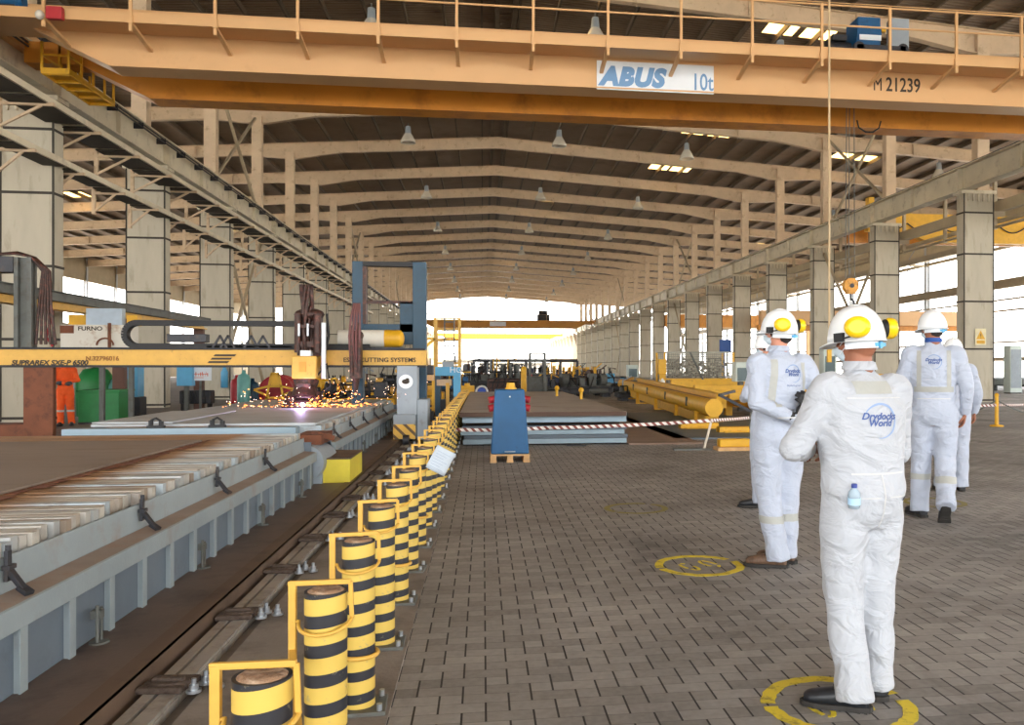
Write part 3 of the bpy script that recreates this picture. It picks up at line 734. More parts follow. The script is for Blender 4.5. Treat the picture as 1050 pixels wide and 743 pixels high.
# duct elbow and yellow box between the tables
m = MB(); pts = []
m.loft([((-1.99, 9.98, .36), .20, .20, (1, 0, 0), (0, 0, 1)), ((-1.97, 10.25, .36), .21, .20, (1, 0, 0), (0, 0, 1)), ((-1.96, 10.5, .34), .20, .19, (1, 0, 0), (0, 0, 1)), ((-1.96, 10.8, .33), .19, .19, (1, 0, 0), (0, 0, 1))], 20)
m.box(-2.12, -1.82, 10.05, 10.12, .10, .3).box(-2.12, -1.82, 10.6, 10.68, .10, .3)
duct = m.build('duct', GREY, None); tag(duct, 'fat grey extraction duct joining the two cutting tables', 'duct')
m = MB().box(-2.15, -1.85, 10.15, 10.9, .55, .66); m.bar((-1.95, 10.3, .66), (-1.8, 10.5, .60), .12, .06); tag(m.build('scrap_iron', RUST), 'rusty scrap bracket lying on the grey duct', 'scrap')
yb = thing('yellow_box', 'yellow steel box with brown lid on the deck beside the duct', 'box', (-1.72, 11.0, DZ))
MB().box(-.17, .20, -.9, .1, 0, .27).build('box_body', mat('lemon_paint', 'd8c63a', .5), yb, .008); MB().box(-.18, .21, -.90, .11, .27, .285).build('lid', CHAN, yb)
# ---------------------------------------------------------------- the cutting gantry
GY = 16.0
g = thing('cutting_gantry', 'yellow plasma cutting gantry on grey legs spanning the cutting tables', 'machine', (0, GY, DZ))
zz = lambda v: v-DZ
bx0, bx1 = PXX(-60, GY), PXX(437, GY)
zb0, zt0 = 1.47, 1.765
m = MB().box(bx0, bx1, 0, .45, zz(zb0), zz(zt0)); bmx = m.build('beam', YELP, g, .01)
m = MB().box(bx0, bx1-.02, -.02, .0, zz(zt0)-.01, zz(zt0)+.03).box(bx0, bx1, -.015, .0, zz(zb0)-.03, zz(zb0)+.012); m.build('guide_rail', BLACK, bmx)
def gtext(s, px, py, size, m_, sx=1, sh=0, off=.003, nm='lettering'):
    p = PT(px, py, GY); return text(s, m_, bmx, (p.x, -.012, p.z-DZ), (PI/2, 0, 0), size, sx=sx, shear=sh, offset=off, name=nm)
gtext('SUPRAREX SXE-P 6500', 12, 374, .12, INK, 1.05, .2, .004, 'model_lettering')
gtext('N.32796016', 88, 369.5, .11, mat('faded_ink', '8c5a20', .6), 1.0, 0, .002, 'faded_lettering')
gtext('ESAB CUTTING SYSTEMS', 352, 371, .115, INK, 1.03, 0, .002, 'maker_lettering')
m = MB()
q = PT(213, 372, GY); 
for i, (dx, w) in enumerate(((0, .34), (.05, .34), (.10, .36))):
    m.prism([(q.x+dx, zz(q.z)+i*.06), (q.x+dx+w, zz(q.z)+i*.06), (q.x+dx+w+.03, zz(q.z)+i*.06+.035), (q.x+dx+.03, zz(q.z)+i*.06+.035)], -.018, 0)
m.build('slanted_emblem', INK, bmx)
# right carriage
lx0, lx1 = PXX(407, GY), PXX(428, GY)
m = MB().box(lx0, lx1, -.05, .45, zz(.55), zz(1.47)); lg = m.build('right_leg', GREY, g, .015)
hx = (lx0+lx1)/2-.02
MB().cone((hx, -.055, zz(PT(417, 391, GY).z)), (hx, -.075, zz(PT(417, 391, GY).z)), .13, n=28).build('round_badge', SIGNW, lg)
m = MB().ball((hx, -.078, zz(PT(417, 391, GY).z)), .07, .008, .045, 12); m.ball((hx+.03, -.078, zz(PT(417, 391, GY).z)+.035), .035, .008, .03, 10); m.build('badge_emblem', INK, lg)
m = MB().box(lx0-.06, lx1-.02, -.12, .35, zz(.12), zz(.58)); ft = m.build('bumper_box', GREY, g, .02)
# hazard panel
hm = bpy.data.materials.new('hazard_stripes'); hm.use_nodes = True; nt = hm.node_tree; b = nt.nodes['Principled BSDF']
tc = nd(nt, 'ShaderNodeTexCoord'); mp = nd(nt, 'ShaderNodeMapping'); mp.inputs['Rotation'].default_value = (0, .8, 0); nt.links.new(tc.outputs['Object'], mp.inputs[0])
wv = nd(nt, 'ShaderNodeTexWave', bands_direction='X', _Scale=2.2); nt.links.new(mp.outputs[0], wv.inputs[0])
cr = nd(nt, 'ShaderNodeValToRGB'); cr.color_ramp.interpolation = 'CONSTANT'; e = cr.color_ramp.elements; e[0].color = lin('e2b44a'); e[1].position = .72; e[1].color = lin('6a5030')
nt.links.new(wv.outputs[0], cr.inputs[0]); nt.links.new(cr.outputs[0], b.inputs['Base Color'])
MB().box(lx0-.055, lx1-.025, -.13, -.12, zz(.13), zz(.40)).build('hazard_panel', hm, ft)
m = MB().box(lx1-.01, lx1+.19, -.02, .7, zz(.10), zz(.85)); m.build('side_cabinet', GREY, g, .015)
m = MB().cone((-1.44, -.2, zz(.12)), (-1.33, -.2, zz(.12)), .09, n=18); m.cone((-1.44, .6, zz(.12)), (-1.33, .6, zz(.12)), .09, n=18); m.build('wheels', DARK, g)
# left leg: rusty column
a0, a1 = PXX(23, GY), PXX(55, GY)
MB().box(a0, a1-.02, .02, .14, 0, zz(1.46)).build('left_leg', RUST, g, .01); MB().box(a0-.9, a0+.02, .05, .6, 0, .33).build('left_foot', RUST, g, .01)
# drag chain
ch = MB(); x0c, x1c = PXX(141, GY+.3), PXX(322, GY+.3); zc = zt0+.03+.24; R = .21
path = [(x1c, zc+R)]; n = 60
for i in range(n+1): path.append((x1c+(x0c-x1c)*i/n, zc+R))
for i in range(1, 15): t = PI/2+PI*i/15; path.append((x0c+R*math.cos(t), zc+R*math.sin(t)))
for i in range(n+1): path.append((x0c+(x1c+1.0-x0c)*i/n, zc-R))
for (xa, za), (xb, zb_) in zip(path[:-1], path[1:]):
    if abs(xa-xb)+abs(za-zb_) < 1e-4: continue
    ch.bar((xa, .32, zz(za)), (xb, .32, zz(zb_)), .16, .085, up=(0, 1, 0)) if False else ch.bar((xa, .32, zz(za)), (xb, .32, zz(zb_)), .16, .10, up=(0, 0, 1) if abs(zb_-za) < abs(xb-xa) else (1, 0, 0))
ch.build('cable_chain', BLACK, g)
qa, qb = PXX(173, GY+.3), PXX(213, GY+.3)
MB().box(qa, qb, .2, .42, zz(zt0+.03+.10), zz(zt0+.28)).build('junction_box', DARK, g, .01)
m = MB()
for px in (218, 226, 250, 262): x = PXX(px, GY+.3); m.bar((x, .25, zz(zt0)), (x+.15, .25, zz(zt0+.26)), .035); m.bar((x+.28, .25, zz(zt0)), (x+.14, .25, zz(zt0+.26)), .035)
m.box(PXX(213, GY+.3), PXX(300, GY+.3), .24, .28, zz(zt0)+.0, zz(zt0)+.07); m.build('chain_supports', DARK, g)
# housings on the beam: tank with yellow nose
ta, tb, tc_ = PXX(345, GY+.5), PXX(393, GY+.5), PXX(408, GY+.5); tz = PT(380, 346.5, GY+.5).z
m = MB().cone((ta, .75, zz(tz)), (tb, .75, zz(tz)), .165, n=24); tk = m.build('motor_cylinder', OFFW, g)
m = MB().cone((tb, .75, zz(tz)), (tc_, .75, zz(tz)), .168, n=24); m.ball((tc_, .75, zz(tz)), .10, .168, .168, 20); m.build('yellow_nose', YEL, tk)
MB().box(ta-.3, tc_+.1, .5, .95, zz(zt0), zz(zt0)+.06).build('shelf', DARK, g)
# blue lifting frame
fa, fb, fc, fd = PXX(361, GY+1.2), PXX(372, GY+1.2), PXX(423, GY+1.2), PXX(437, GY+1.2)
fr = thing('portal_frame', 'tall dark-blue steel portal frame standing behind the gantry', 'frame', ((fa+fd)/2, GY+1.2, DZ))
cx = (fa+fd)/2; ztop = PT(400, 268, GY+1.2).z
MB().box(fa-cx, fb-cx, 0, .3, 0, zz(ztop)).build('post', DBLUE, fr, .01); MB().box(fc-cx, fd-cx, 0, .3, 0, zz(ztop)).build('post', DBLUE, fr, .01)
MB().box(fb-cx, fc-cx, .02, .22, zz(ztop)-.09, zz(ztop)).build('crossbar', BLACK, fr)
MB().box(fb-cx, fc-cx, .05, .1, zz(PT(400, 311, GY+1.2).z), zz(PT(400, 308, GY+1.2).z)).build('crossbar', BROWND, fr)
m = MB().box(fb-cx, fc-cx, .05, .25, zz(PT(400, 340, GY+1.2).z), zz(PT(400, 332, GY+1.2).z)); m.box(fb-cx, fc-cx, .1, .14, zz(1.9), zz(PT(400, 336, GY+1.2).z)); m.box(fc-cx-.25, fc-cx, .05, .3, zz(1.9), zz(PT(400, 309, GY+1.2).z)); m.build('lower_panel', MC['dark_blue_paint'], fr)
m = MB().box(fb-cx-.005, fb-cx+.06, -.0, .3, zz(2.3), zz(ztop)-.1); m.build('hose', BROWND, fr)
# torch heads
def hoses(px0, px1, y, n, m_, z0, z1, parent, r=.03, sway=.06):
    mb = MB(); rr = random.Random(px0)
    for i in range(n):
        px = px0+(px1-px0)*(i+.5)/n; x = PXX(px, y); pts = [(x+sway*math.sin(t*3+i)*(.4+t), y-GY+rr.uniform(-.08, .08)+.05*math.sin(i+t*2), z0+(z1-z0)*t-DZ) for t in [k/8 for k in range(9)]]
        mb.tube(pts, r, 7)
    return mb.build('hoses', m_, parent)
t1 = thing('plasma_torch', 'plasma torch head with yellow box and purple arc, hanging on the gantry', 'torch', (PXX(315, GY-.3), GY-.3, DZ)); X1 = t1.location.x; D = t1.location.y
P = lambda px, py: (PT(px, py, D).x-X1, PT(px, py, D).z-DZ)
x0, z1 = P(302, 365); x1, z0 = P(327, 388); m = MB().box(x0, x1, -.25, .22, z0, z1); bb = m.build('drive_box', YELP, t1, .02)
x, z = P(315, 362); MB().box(x-.09, x+.09, -.15, .1, z1, z1+.1).build('white_cap', SIGNW, bb)
MB().box((x0+x1)/2-.08, (x0+x1)/2+.04, -.262, -.25, z0+.12, z1-.1).build('hand_sign', mat('warn_orange', 'c98f2c', .5), bb)
m = MB()
xa, za = P(304, 322); xb, zb_ = P(328, 350)
m.box(xa, xb, .05, .3, zb_-.25, za); m.ball(((xa+xb)/2, .1, za), .27, .16, .12, 12); m.cone((P(306, 330)[0], -.05, zb_-.2), (P(306, 330)[0], -.05, za), .06, n=10); m.cone((P(326, 330)[0], -.05, zb_-.2), (P(326, 330)[0], -.05, za), .07, n=10)
m.box(xa, xb, -.1, .0, (za+zb_)/2, (za+zb_)/2+.05).box(xa+.05, xb-.05, -.08, .0, zb_-.1, zb_); m.build('lift_unit', BROWND, t1)
m = MB().cone((P(308, 0)[0], -.12, P(0, 343)[1]), (P(308, 0)[0], -.12, P(0, 330)[1]), .022, n=8); m.cone((P(317, 0)[0], -.12, P(0, 343)[1]), (P(317, 0)[0], -.12, P(0, 330)[1]), .022, n=8); m.build('chrome_rods', BOLTM, t1)
m = MB().cone((P(333, 390)[0], -.1, P(333, 388)[1]), (P(333, 331)[0], -.1, P(333, 331)[1]), .04, n=10); m.build('white_tube', SIGNW, t1)
h = hoses(310, 318, D, 7, BROWND, P(0, 366)[1]+DZ, P(0, 288)[1]+DZ, None, .035, .04); h.parent = t1; h.location = (-X1, GY-D, 0)
mm = MB()
x, z = P(314, 390); m = MB()
m.cone((x, 0, z), (x, -.05, z-.16), .22, .17, 20); m.cone((x, -.03, z-.14), (x+.0, -.12, z-.34), .20, .26, 20); m.cone((x-.2, -.1, z-.25), (x-.30, -.3, z-.50), .10, .07, 12); m.cone((x+.2, -.1, z-.25), (x+.26, -.3, z-.50), .10, .06, 12); m.box(x-.12, x+.12, -.25, .05, z-.3, z-.05)
m.ball((x-.02, -.22, z-.44), .36, .22, .11, 16)
m.cone((x-.02, -.2, z-.5), (x+.02, -.35, z-.72), .06, .02, 12)
m.build('bevel_head', BROWND, t1)
tipz = .75; tip = (X1+x+.02, D-.45, .775)
o = MB().ball((x+.02, -.40, tipz-DZ+.035), .045, .045, .04, 16).build('plasma_arc', emis('plasma_glow', 'cdb8ff', 30), t1)
m = MB().tube([(P(322, 0)[0], -.05, z), (P(336, 0)[0], -.1, z+.3), (P(340, 0)[0], -.1, z-.1), (P(325, 0)[0], -.1, z-.3)], .02, 6); m.tube([(P(330, 0)[0], -.05, z+.2), (P(336, 0)[0], .1, z+.8), (P(334, 0)[0], .1, z+1.2)], .025, 6); m.build('loose_hose', BLACK, t1)
t2 = thing('torch_head', 'second torch head wrapped in brown hoses, right of the yellow-box torch', 'torch', (PXX(365, GY-.25), GY-.25, DZ)); X1 = t2.location.x; D = t2.location.y
x, z = P(365, 402)
m = MB().cone((0, 0, z), (0, 0, z+.25), .03, .07, 12); m.box(-.10, .10, -.08, .12, z+.25, P(0, 342)[1]); m.cone((0, 0, z-.1), (0, 0, z), .015, .03, 8); m.cone((-.06, -.1, z+.3), (-.06, -.1, z+1.2), .03, n=8); m.cone((.07, -.1, z+.35), (.07, -.1, z+1.25), .03, n=8)
m.ball((0, 0, P(0, 342)[1]), .14, .12, .10, 12); m.build('torch_body', BROWND, t2)
m = MB()
for i in range(4): m.tube([(-.08+.05*i, -.06, z+.5), (-.1+.06*i, -.12, z+1.0), (-.07+.05*i, -.1, z+1.35), (-.03+.03*i, 0, z+1.6)], .022, 6)
m.build('hoses', mat('reddish_hose', '6e4442', .6), t2)
# sparks: tiny incandescent beads flying from the cut
rs = random.Random(11); m = MB()
def bead(mb, p, d, l, r):
    mb.cone(p, (p[0]+d[0]*l, p[1]+d[1]*l, p[2]+d[2]*l), r, r*.3, 4, False)
for i in range(260):
    side = 1 if rs.random() < .80 else -1
    d = Vector((side*rs.uniform(.3, 1), rs.uniform(-.5, .35), rs.uniform(.0, .55)**1.6)).normalized(); t = rs.random()**1.2*(1.25 if side > 0 else 1.4)
    p = Vector(tip)+d*t+Vector((0, 0, -.25*t*t)); 
    if p.z < .765: p.z = .765+rs.random()*.03
    bead(m, p, d, rs.uniform(.008, .05), rs.uniform(.002, .0048))
sp1 = m.build('sparks', emis('spark_glow', 'ff9040', 5)); tag(sp1, 'shower of orange sparks spraying from the plasma arc over the plate', 'sparks'); sp1['kind'] = 'stuff'
m = MB()
for i in range(90):
    px = rs.gauss(352, 34); py = rs.gauss(407, 15)
    p = PT(px, py, GY-.9+rs.uniform(-.5, .5))
    if p.z < .76: continue
    m.ball(p, .0065, n=5)
for i in range(50):
    px = rs.uniform(230, 310); py = rs.gauss(412, 8); p = PT(px, py, GY-1.2)
    if p.z > .76: m.ball(p, .0065, n=5)
sp2 = m.build('spark_specks', emis('speck_glow', 'ffcdb0', 4)); tag(sp2, 'scattered pale specks of flying spatter around the torches', 'sparks'); sp2['kind'] = 'stuff'
la = bpy.data.lights.new('arc_light', 'POINT'); la.energy = 7; la.color = (.72, .55, 1); la.shadow_soft_size = .05
lo = bpy.data.objects.new('arc_light', la); COL.objects.link(lo); lo.location = (tip[0], tip[1]-.12, tip[2]+.14)
# left portal on the gantry
pf = thing('hose_mast', 'grey hose mast with looping cables at the far left of the gantry', 'mast', (PXX(26, GY+.1), GY+.2, zt0+.03)); X1, D = pf.location.x, pf.location.y; zo = pf.location.z
Q = lambda px, py: (PT(px, py, D).x-X1, PT(px, py, D).z-zo)
x0, zt = Q(17, 264); x1, _ = Q(35, 264); m = MB().box(x0, x1, -.02, .02, 0, zt).box(x0, x0+.07, -.1, .1, 0, zt).box(x1-.07, x1, -.1, .1, 0, zt); m.build('post', GREYD, pf)
xa, za = Q(-14, 263); m = MB().box(xa, x0, -.12, .14, za-.28, za); m.build('top_box', DARK, pf, .01)
m = MB()
for i in range(5): m.tube([(xa, -.05, za+.02), (x0, -.08+.03*i, za+.05+.01*i), (x1, -.08+.03*i, za+.0), (x1+.16+.03*i, -.05, za-.25), (x1+.10+.05*i, -.05, za-.9), (x1+.05+.08*i, -.04, 0.05)], .024, 6)
m.build('cable_bundle', BROWND, pf); 
MB().tube([(x1+.2, 0, za-.3), (x1+.3, 0, za-1.0), (x1+.2, 0, za-1.4), (x1+.3, 0, .02)], .02, 6).build('red_hose', RED, pf)
# long girder of the plate conveyor on the left
bmL = thing('runway_beam', 'long olive steel beam on brown posts running along behind the gantry', 'beam', (-9.6, 22, 0))
m = MB().box(-.2, .2, -11, 9.2, 2.92, 3.12); m.box(-.2, .2, -11, 9.2, 3.1, 3.14); m.build('top_flange', GREYD, bmL)
m = MB().box(-.03, .03, -11, 9.0, 2.78, 2.92); m.box(-.14, .14, -11, 9.0, 2.74, 2.78); m.build('lower_web', YELP, bmL)
for y in (-5.5, 2.2, 8.6): MB().box(-.15, .15, y-.1, y+.1, -.0, 2.74).build('post', MC.get('post_brown') or mat('post_brown', '5b3a2c', .6), bmL)
# electric cabinet and panel above the green bins
ec = thing('control_cabinet', 'off-white control cabinet with rust stain standing above the green bin', 'cabinet', (PXX(100, 21.0), 21.0, 0)); X1, D = ec.location.x, 21.0
Q = lambda px, py: (PT(px, py, D).x-X1, PT(px, py, D).z)
x0, z1 = Q(66, 333); x1, z0 = Q(137, 362); MB().box(x0, x1, -.2, .3, z0, z1).build('cabinet_body', OFFW, ec, .015)
MB().box(x1-.75, x1-.65, 0, .1, 0, z0).build('leg', GREYD, ec); MB().box(x1-.12, x1-.02, 0, .1, 0, z0).build('leg', GREYD, ec)
pts = [(Q(112, 347)[0]+.18*math.cos(t), -.22, Q(112, 354)[1]+.16*math.sin(t)) for t in [PI*i/10 for i in range(11)]]; MB().tube(pts, .02, 6).build('rusty_pipe', RUST, ec); 
text('FURNO', INK, ec, (Q(84, 0)[0], -.205, z1-.13), (PI/2, 0, 0), .13, sx=1.2, offset=.003, name='faded_lettering')
MB().box(Q(66, 0)[0], Q(80, 0)[0], -.21, -.2, z1-.2, z1-.02).build('brown_label', RUST, ec)
MB().box(Q(116, 0)[0]-.02, Q(116, 0)[0]+.04, -.24, -.2, z0, z1+.04).build('pipe', RUST, ec)
x0, z1 = Q(90, 316); x1, z0 = Q(127, 333.5); MB().box(x0, x1, -.1, .1, z0, z1).build('top_panel', mat('pale_blue_panel', 'b4c4d2', .5), ec, .01)
for a_, b__ in ((70, 88), (130, 141)): MB().box(Q(a_, 0)[0], Q(b__, 0)[0], 0.0, .25, Q(0, 333)[1], Q(0, 322)[1]).build('yellow_bracket', YEL, ec)
# ================================================================ bollards
sm = bpy.data.materials.new('bollard_stripes'); sm.use_nodes = True; nt = sm.node_tree; L = nt.links; b = nt.nodes['Principled BSDF']; b.inputs['Roughness'].default_value = .5
tc = nd(nt, 'ShaderNodeTexCoord'); sp_ = nd(nt, 'ShaderNodeSeparateXYZ'); L.new(tc.outputs['Object'], sp_.inputs[0])
def MAT(op, a, b2):
    n = nd(nt, 'ShaderNodeMath', operation=op)
    for i, v in enumerate((a, b2)):
        if isinstance(v, (int, float)): n.inputs[i].default_value = v
        else: L.new(v, n.inputs[i])
    return n.outputs[0]
zz_ = MAT('ADD', sp_.outputs[2], MAT('MULTIPLY', sp_.outputs[0], -.10))
fr_ = MAT('FRACT', MAT('MULTIPLY', MAT('ADD', zz_, .012), 1/.0945), 0)
blk = MAT('GREATER_THAN', fr_, .56)
n1 = nd(nt, 'ShaderNodeTexNoise', _Scale=25., _Detail=6., _Roughness=.7); L.new(tc.outputs['Object'], n1.inputs['Vector'])
chp = nd(nt, 'ShaderNodeMapRange'); chp.inputs[1].default_value = .62; chp.inputs[2].default_value = .68; L.new(n1.outputs[0], chp.inputs[0])
x1 = nd(nt, 'ShaderNodeMix', data_type='RGBA'); L.new(blk, x1.inputs[0]); x1.inputs[6].default_value = lin('d2b252'); x1.inputs[7].default_value = lin('23242a')
x2 = nd(nt, 'ShaderNodeMix', data_type='RGBA'); L.new(MAT('MULTIPLY', chp.outputs[0], .55), x2.inputs[0]); L.new(x1.outputs[2], x2.inputs[6]); x2.inputs[7].default_value = lin('8d8468'); L.new(x2.outputs[2], b.inputs['Base Color'])
TOPM = mat('bollard_concrete_top', '93755c', .9, 0, .2, 20, ('c0a890', 15, .5, .7), bump=.6, bscale=50)
def bollard(first, H=.715, flip=0):
    r = thing('bollard', 'x', 'bollard', (0, 0, 0), 0, 'striped bollards with yellow guards along the paving')
    m = MB().cone((0, 0, .02), (0, 0, H), .0675, n=32); post = m.build('striped_post', sm, r)
    m = MB().lathe([(.0665, H-.03), (.064, H-.004), (.045, H+.008), (.02, H+.004), (.0001, H+.006)], n=24); m.build('concrete_fill', TOPM, r)
    m = MB().box(-.115, .115, -.10, .10, 0, .018); bp = m.build('base_plate', GREYD, r, .003)
    for x, y in ((-.09, -.08), (.09, -.08), (.09, .08), (-.09, .08)): MB().cone((x, y, .018), (x, y, .045), .013, n=6).build('bolt', BOLTM, bp)
    # guard: flat upright at the left, top loop, ring around
    gx = -.106; m = MB().box(gx-.012, gx+.012, -.010, .010, -.0, H+.026); m.build('guard_upright', YELP, r, .002)
    m = MB().bar((gx-.014, 0, H+.024), (.082, -.015, H+.032), .014, .016); m.bar((.082, -.015, H+.032), (.085, -.01, H-.085), .014, .010); m.build('guard_top_bar', YELP, r, .002)
    pts = [(gx, -.005, H-.10)]+[(-.085*math.cos(t), -.085*math.sin(t), H-.10-.028*math.sin(t)+.012*t/PI) for t in [PI*i/14 for i in range(15)]]
    m = MB().tube(pts, .0065, 8); m.build('guard_ring', YELP, r)
    return r
BPOS = [(-.512, 2.08), (-.506, 2.86)]+[(-.518, 3.68+.82*i) for i in range(29)]
b0 = bollard(True)
for i, (x, y) in enumerate(BPOS):
    o = b0 if i == 0 else dup(b0, (0, 0, 0)); o.location = (x, y, .012); o.rotation_euler.z = random.uniform(-.08, .08)
    if i: o.scale.z = random.uniform(.985, 1.015)
    o['label'] = 'black and yellow striped bollard with guard loop, %s from the camera' % ORD[i]
    if i in (2, 4, 6):
        pts = [(.078*math.cos(t), .078*math.sin(t), 0) for t in [2*PI*k/24 for k in range(24)]]
        q = MB().tube(pts, .010, 8, closed=True).build('lower_ring', YELP, o); q.location.z = .235
# link bar between the first two guards
q = MB().bar((-.43, 2.1, .52), (-.612, 2.86, .53), .02, .012).build('guard_link', YELP); tag(q, 'thin yellow link bar between the two nearest bollard guards', 'bar')
# paper notice on a bollard
pn = MB(); n = 6
for i in range(n+1):
    for j in range(n+1):
        u, v = i/n-.5, j/n-.5; pn.v.append((u*.165, -.012*math.cos(u*3), v*.20))
for i in range(n):
    for j in range(n): a = i*(n+1)+j; pn.f.append((a, a+n+1, a+n+2, a+1)); pn.sm.append(True)
pap = pn.build('paper_notice', mat('white_paper', 'bcc6d0', .8)); pp = GR(452, 560); bo = BPOS[6]
pap.location = (-.385, bo[1]-.095, .665); pap.rotation_euler = (0, math.radians(28), 0)
pap.location = PT(452, 472, bo[1]-.10); sd = pap.modifiers.new('t', 'SOLIDIFY'); sd.thickness = .001
tag(pap, 'tilted white paper notice stuck on the bollard row', 'paper')
m = MB()
for i in range(7): m.box(-.06, .055-.02*(i % 3), -.0145, -.0135, .06-.022*i, .062-.022*i)
q = m.build('printed_lines', mat('faint_print', '7c93ac', .8), pap)
# painted floor circles
YF = bpy.data.materials.new('worn_yellow_floor_paint'); YF.use_nodes = True; nt = YF.node_tree; b = nt.nodes['Principled BSDF']; b.inputs['Roughness'].default_value = .7
tc = nd(nt, 'ShaderNodeTexCoord'); n1 = nd(nt, 'ShaderNodeTexNoise', _Scale=9., _Detail=8., _Roughness=.75); nt.links.new(tc.outputs['Object'], n1.inputs['Vector'])
mr = nd(nt, 'ShaderNodeMapRange'); mr.inputs[1].default_value = .33; mr.inputs[2].default_value = .50; nt.links.new(n1.outputs[0], mr.inputs[0])
x1 = nd(nt, 'ShaderNodeMix', data_type='RGBA'); nt.links.new(mr.outputs[0], x1.inputs[0]); x1.inputs[6].default_value = lin('6e6238'); x1.inputs[7].default_value = lin('d6bf30'); nt.links.new(x1.outputs[2], b.inputs['Base Color'])
YF2 = YF.copy(); YF2.name = 'faded_yellow_floor_paint'; [n for n in YF2.node_tree.nodes if n.type == 'MIX'][0].inputs[7].default_value = lin('8a8040'); [n for n in YF2.node_tree.nodes if n.type == 'MIX'][0].inputs[6].default_value = lin('6a5f50')
def ring(px, py, R, w, inner, label, m_):
    c = GR(px, py); mb = MB(); n = 64; rr = random.Random(px)
    def arc(r0, r1, a0, a1):
        k = max(3, int(abs(a1-a0)/(2*PI)*n)); vs = []
        for i in range(k+1):
            t = a0+(a1-a0)*i/k; j = rr.uniform(-.006, .006)
            vs += [((r0+j)*math.cos(t), (r0+j)*math.sin(t), .0), ((r1+j)*math.cos(t), (r1+j)*math.sin(t), .0), ((r0+j)*math.cos(t), (r0+j)*math.sin(t), .002), ((r1+j)*math.cos(t), (r1+j)*math.sin(t), .002)]
        mb.add(vs, [(4*i+2, 4*i+3, 4*i+7, 4*i+6) for i in range(k)]+[(4*i, 4*i+2, 4*i+6, 4*i+4) for i in range(k)]+[(4*i+1, 4*i+5, 4*i+7, 4*i+3) for i in range(k)])
    arc(R-w, R, .15, 2.9); arc(R-w, R, 3.0, 6.2)
    if inner:
        # two shoe-print outlines
        for sx in (-1, 1):
            pts = [(sx*.09+.04*math.cos(t), .11*math.sin(t)) for t in [2*PI*i/20 for i in range(21)]]
            for (xa, ya), (xb, yb_) in zip(pts[:-1], pts[1:]): 
                if rr.random() < .75: mb.bar((xa, ya, .001), (xb, yb_, .001), .022, .002)
    o = mb.build('floor_circle', m_); o.location = (c.x, c.y, .001); o.rotation_euler.z = rr.uniform(0, 1)
    return tag(o, label, 'floor marking', 'yellow standing circles painted on the paving')
ring(859, 722, .325, .062, True, 'yellow circle painted on the paving under the nearest man', YF)
ring(717, 579.5, .325, .06, True, 'yellow circle painted on the paving left of the brown-booted man', YF)
ring(652, 521, .33, .06, False, 'faded yellow circle farther off on the paving, in front of the plate stack', YF2)
ring(958, 515, .33, .06, False, 'faint yellow circle beside the walking man', YF2)
# ================================================================ plate stack, blue cabinet
sx0, sx1 = GR(474, 457).x, GR(645, 457).x; sy = GR(560, 457).y
layers = [(.0, .06, None), (.06, .15, EDGEB), (.155, .205, EDGED), (.21, .26, EDGEB), (.265, .31, EDGED), (.385, .44, EDGEB), (.50, .55, PLATEB)]
rk = random.Random(5)
names = ['lowest', 'second lowest', 'third from the bottom', 'fourth from the bottom', 'pale blue plate second from the top', 'brown topmost']
labels = ['pale blue plate at the bottom of the stack behind the tape', 'dark grey plate second from the bottom of the stack', 'pale blue-grey plate in the middle of the stack', 'dark grey plate just below the wide gap in the stack', 'pale blue plate above the wide dark gap in the stack', 'brown rusty plate on top of the stack']
z = .03; spec = [(.09, EDGEB), (.07, EDGED), (.08, EDGEB), (.08, EDGED), (.11, EDGEB), (.085, mat('weathered_plate', '9a9086', .6, .15, .1, .8, ('7a6a5e', 1.4, .5, .8)))]; gaps = [0, .004, .006, .005, .06, .006]
for i, ((t, m_), gp, lb) in enumerate(zip(spec, gaps, labels)):
    z += gp; dx = rk.uniform(-.03, .04); ext = .2 if i == 5 else 0
    o = MB().box(sx0+dx-(.05 if i == 5 else 0), sx1+dx-(.0 if i < 5 else .02), sy+rk.uniform(-.02, .05)+(.1 if i < 5 else 0), 28.5+rk.uniform(-.3, .3), z, z+t).build('stacked_plate', m_, None, .004)
    tag(o, lb, 'plate', None)
    if gp > .01:
        for k, xx in enumerate((.2, 1.4, 2.6)):
            for q, yy in enumerate((.8, 5, 9.5)):
                pass
        d = MB()
        for yy in (.5, 4, 8, 12): d.box(sx0+.06, sx1-.06, sy+yy, sy+yy+.1, z-gp, z)
        dd = d.build('spacer_timbers', mat('dark_timber', '4a3a2c', .9), o)
    if i == 5: MB().box(sx0-.015+dx-.035, sx1-.03+dx, sy-.035, sy-.022, z, z+t).build('rusty_edge', EDGER, o)
    z += t
d = MB()
for yy in (.4, 4, 8, 12): d.box(sx0+.05, sx1-.05, sy+yy, sy+yy+.12, 0, .03)
tag(d.build('bearer_timbers', MC['dark_timber']), 'dark timbers under the plate stack', 'timber')
o = MB().bar((sx0+1.9, sy-.06, .012), (sx0+2.25, sy-.14, .012), .05, .02).build('scrap_strip', DARK); tag(o, 'dark scrap strip on the floor in front of the plate stack', 'scrap')
ZT = z
for i, (px, py) in enumerate(((561, 404), (577, 411), (595, 409))):
    pass
for i, (px, w) in enumerate(((571, 9), (596, 6))):
    p = GR(px, 406+i*3, ZT); o = MB().cone((0, 0, 0), (0, 0, .22), .04, n=10).ball((0, 0, .23), .07, n=10).build('lifting_clamp', YEL); o.location = (p.x, p.y, ZT)
    if p.y > 28: o.location.y = 27.8-i
    tag(o, ('left', 'right')[i]+' small yellow clamp standing on the brown plate', 'clamp')
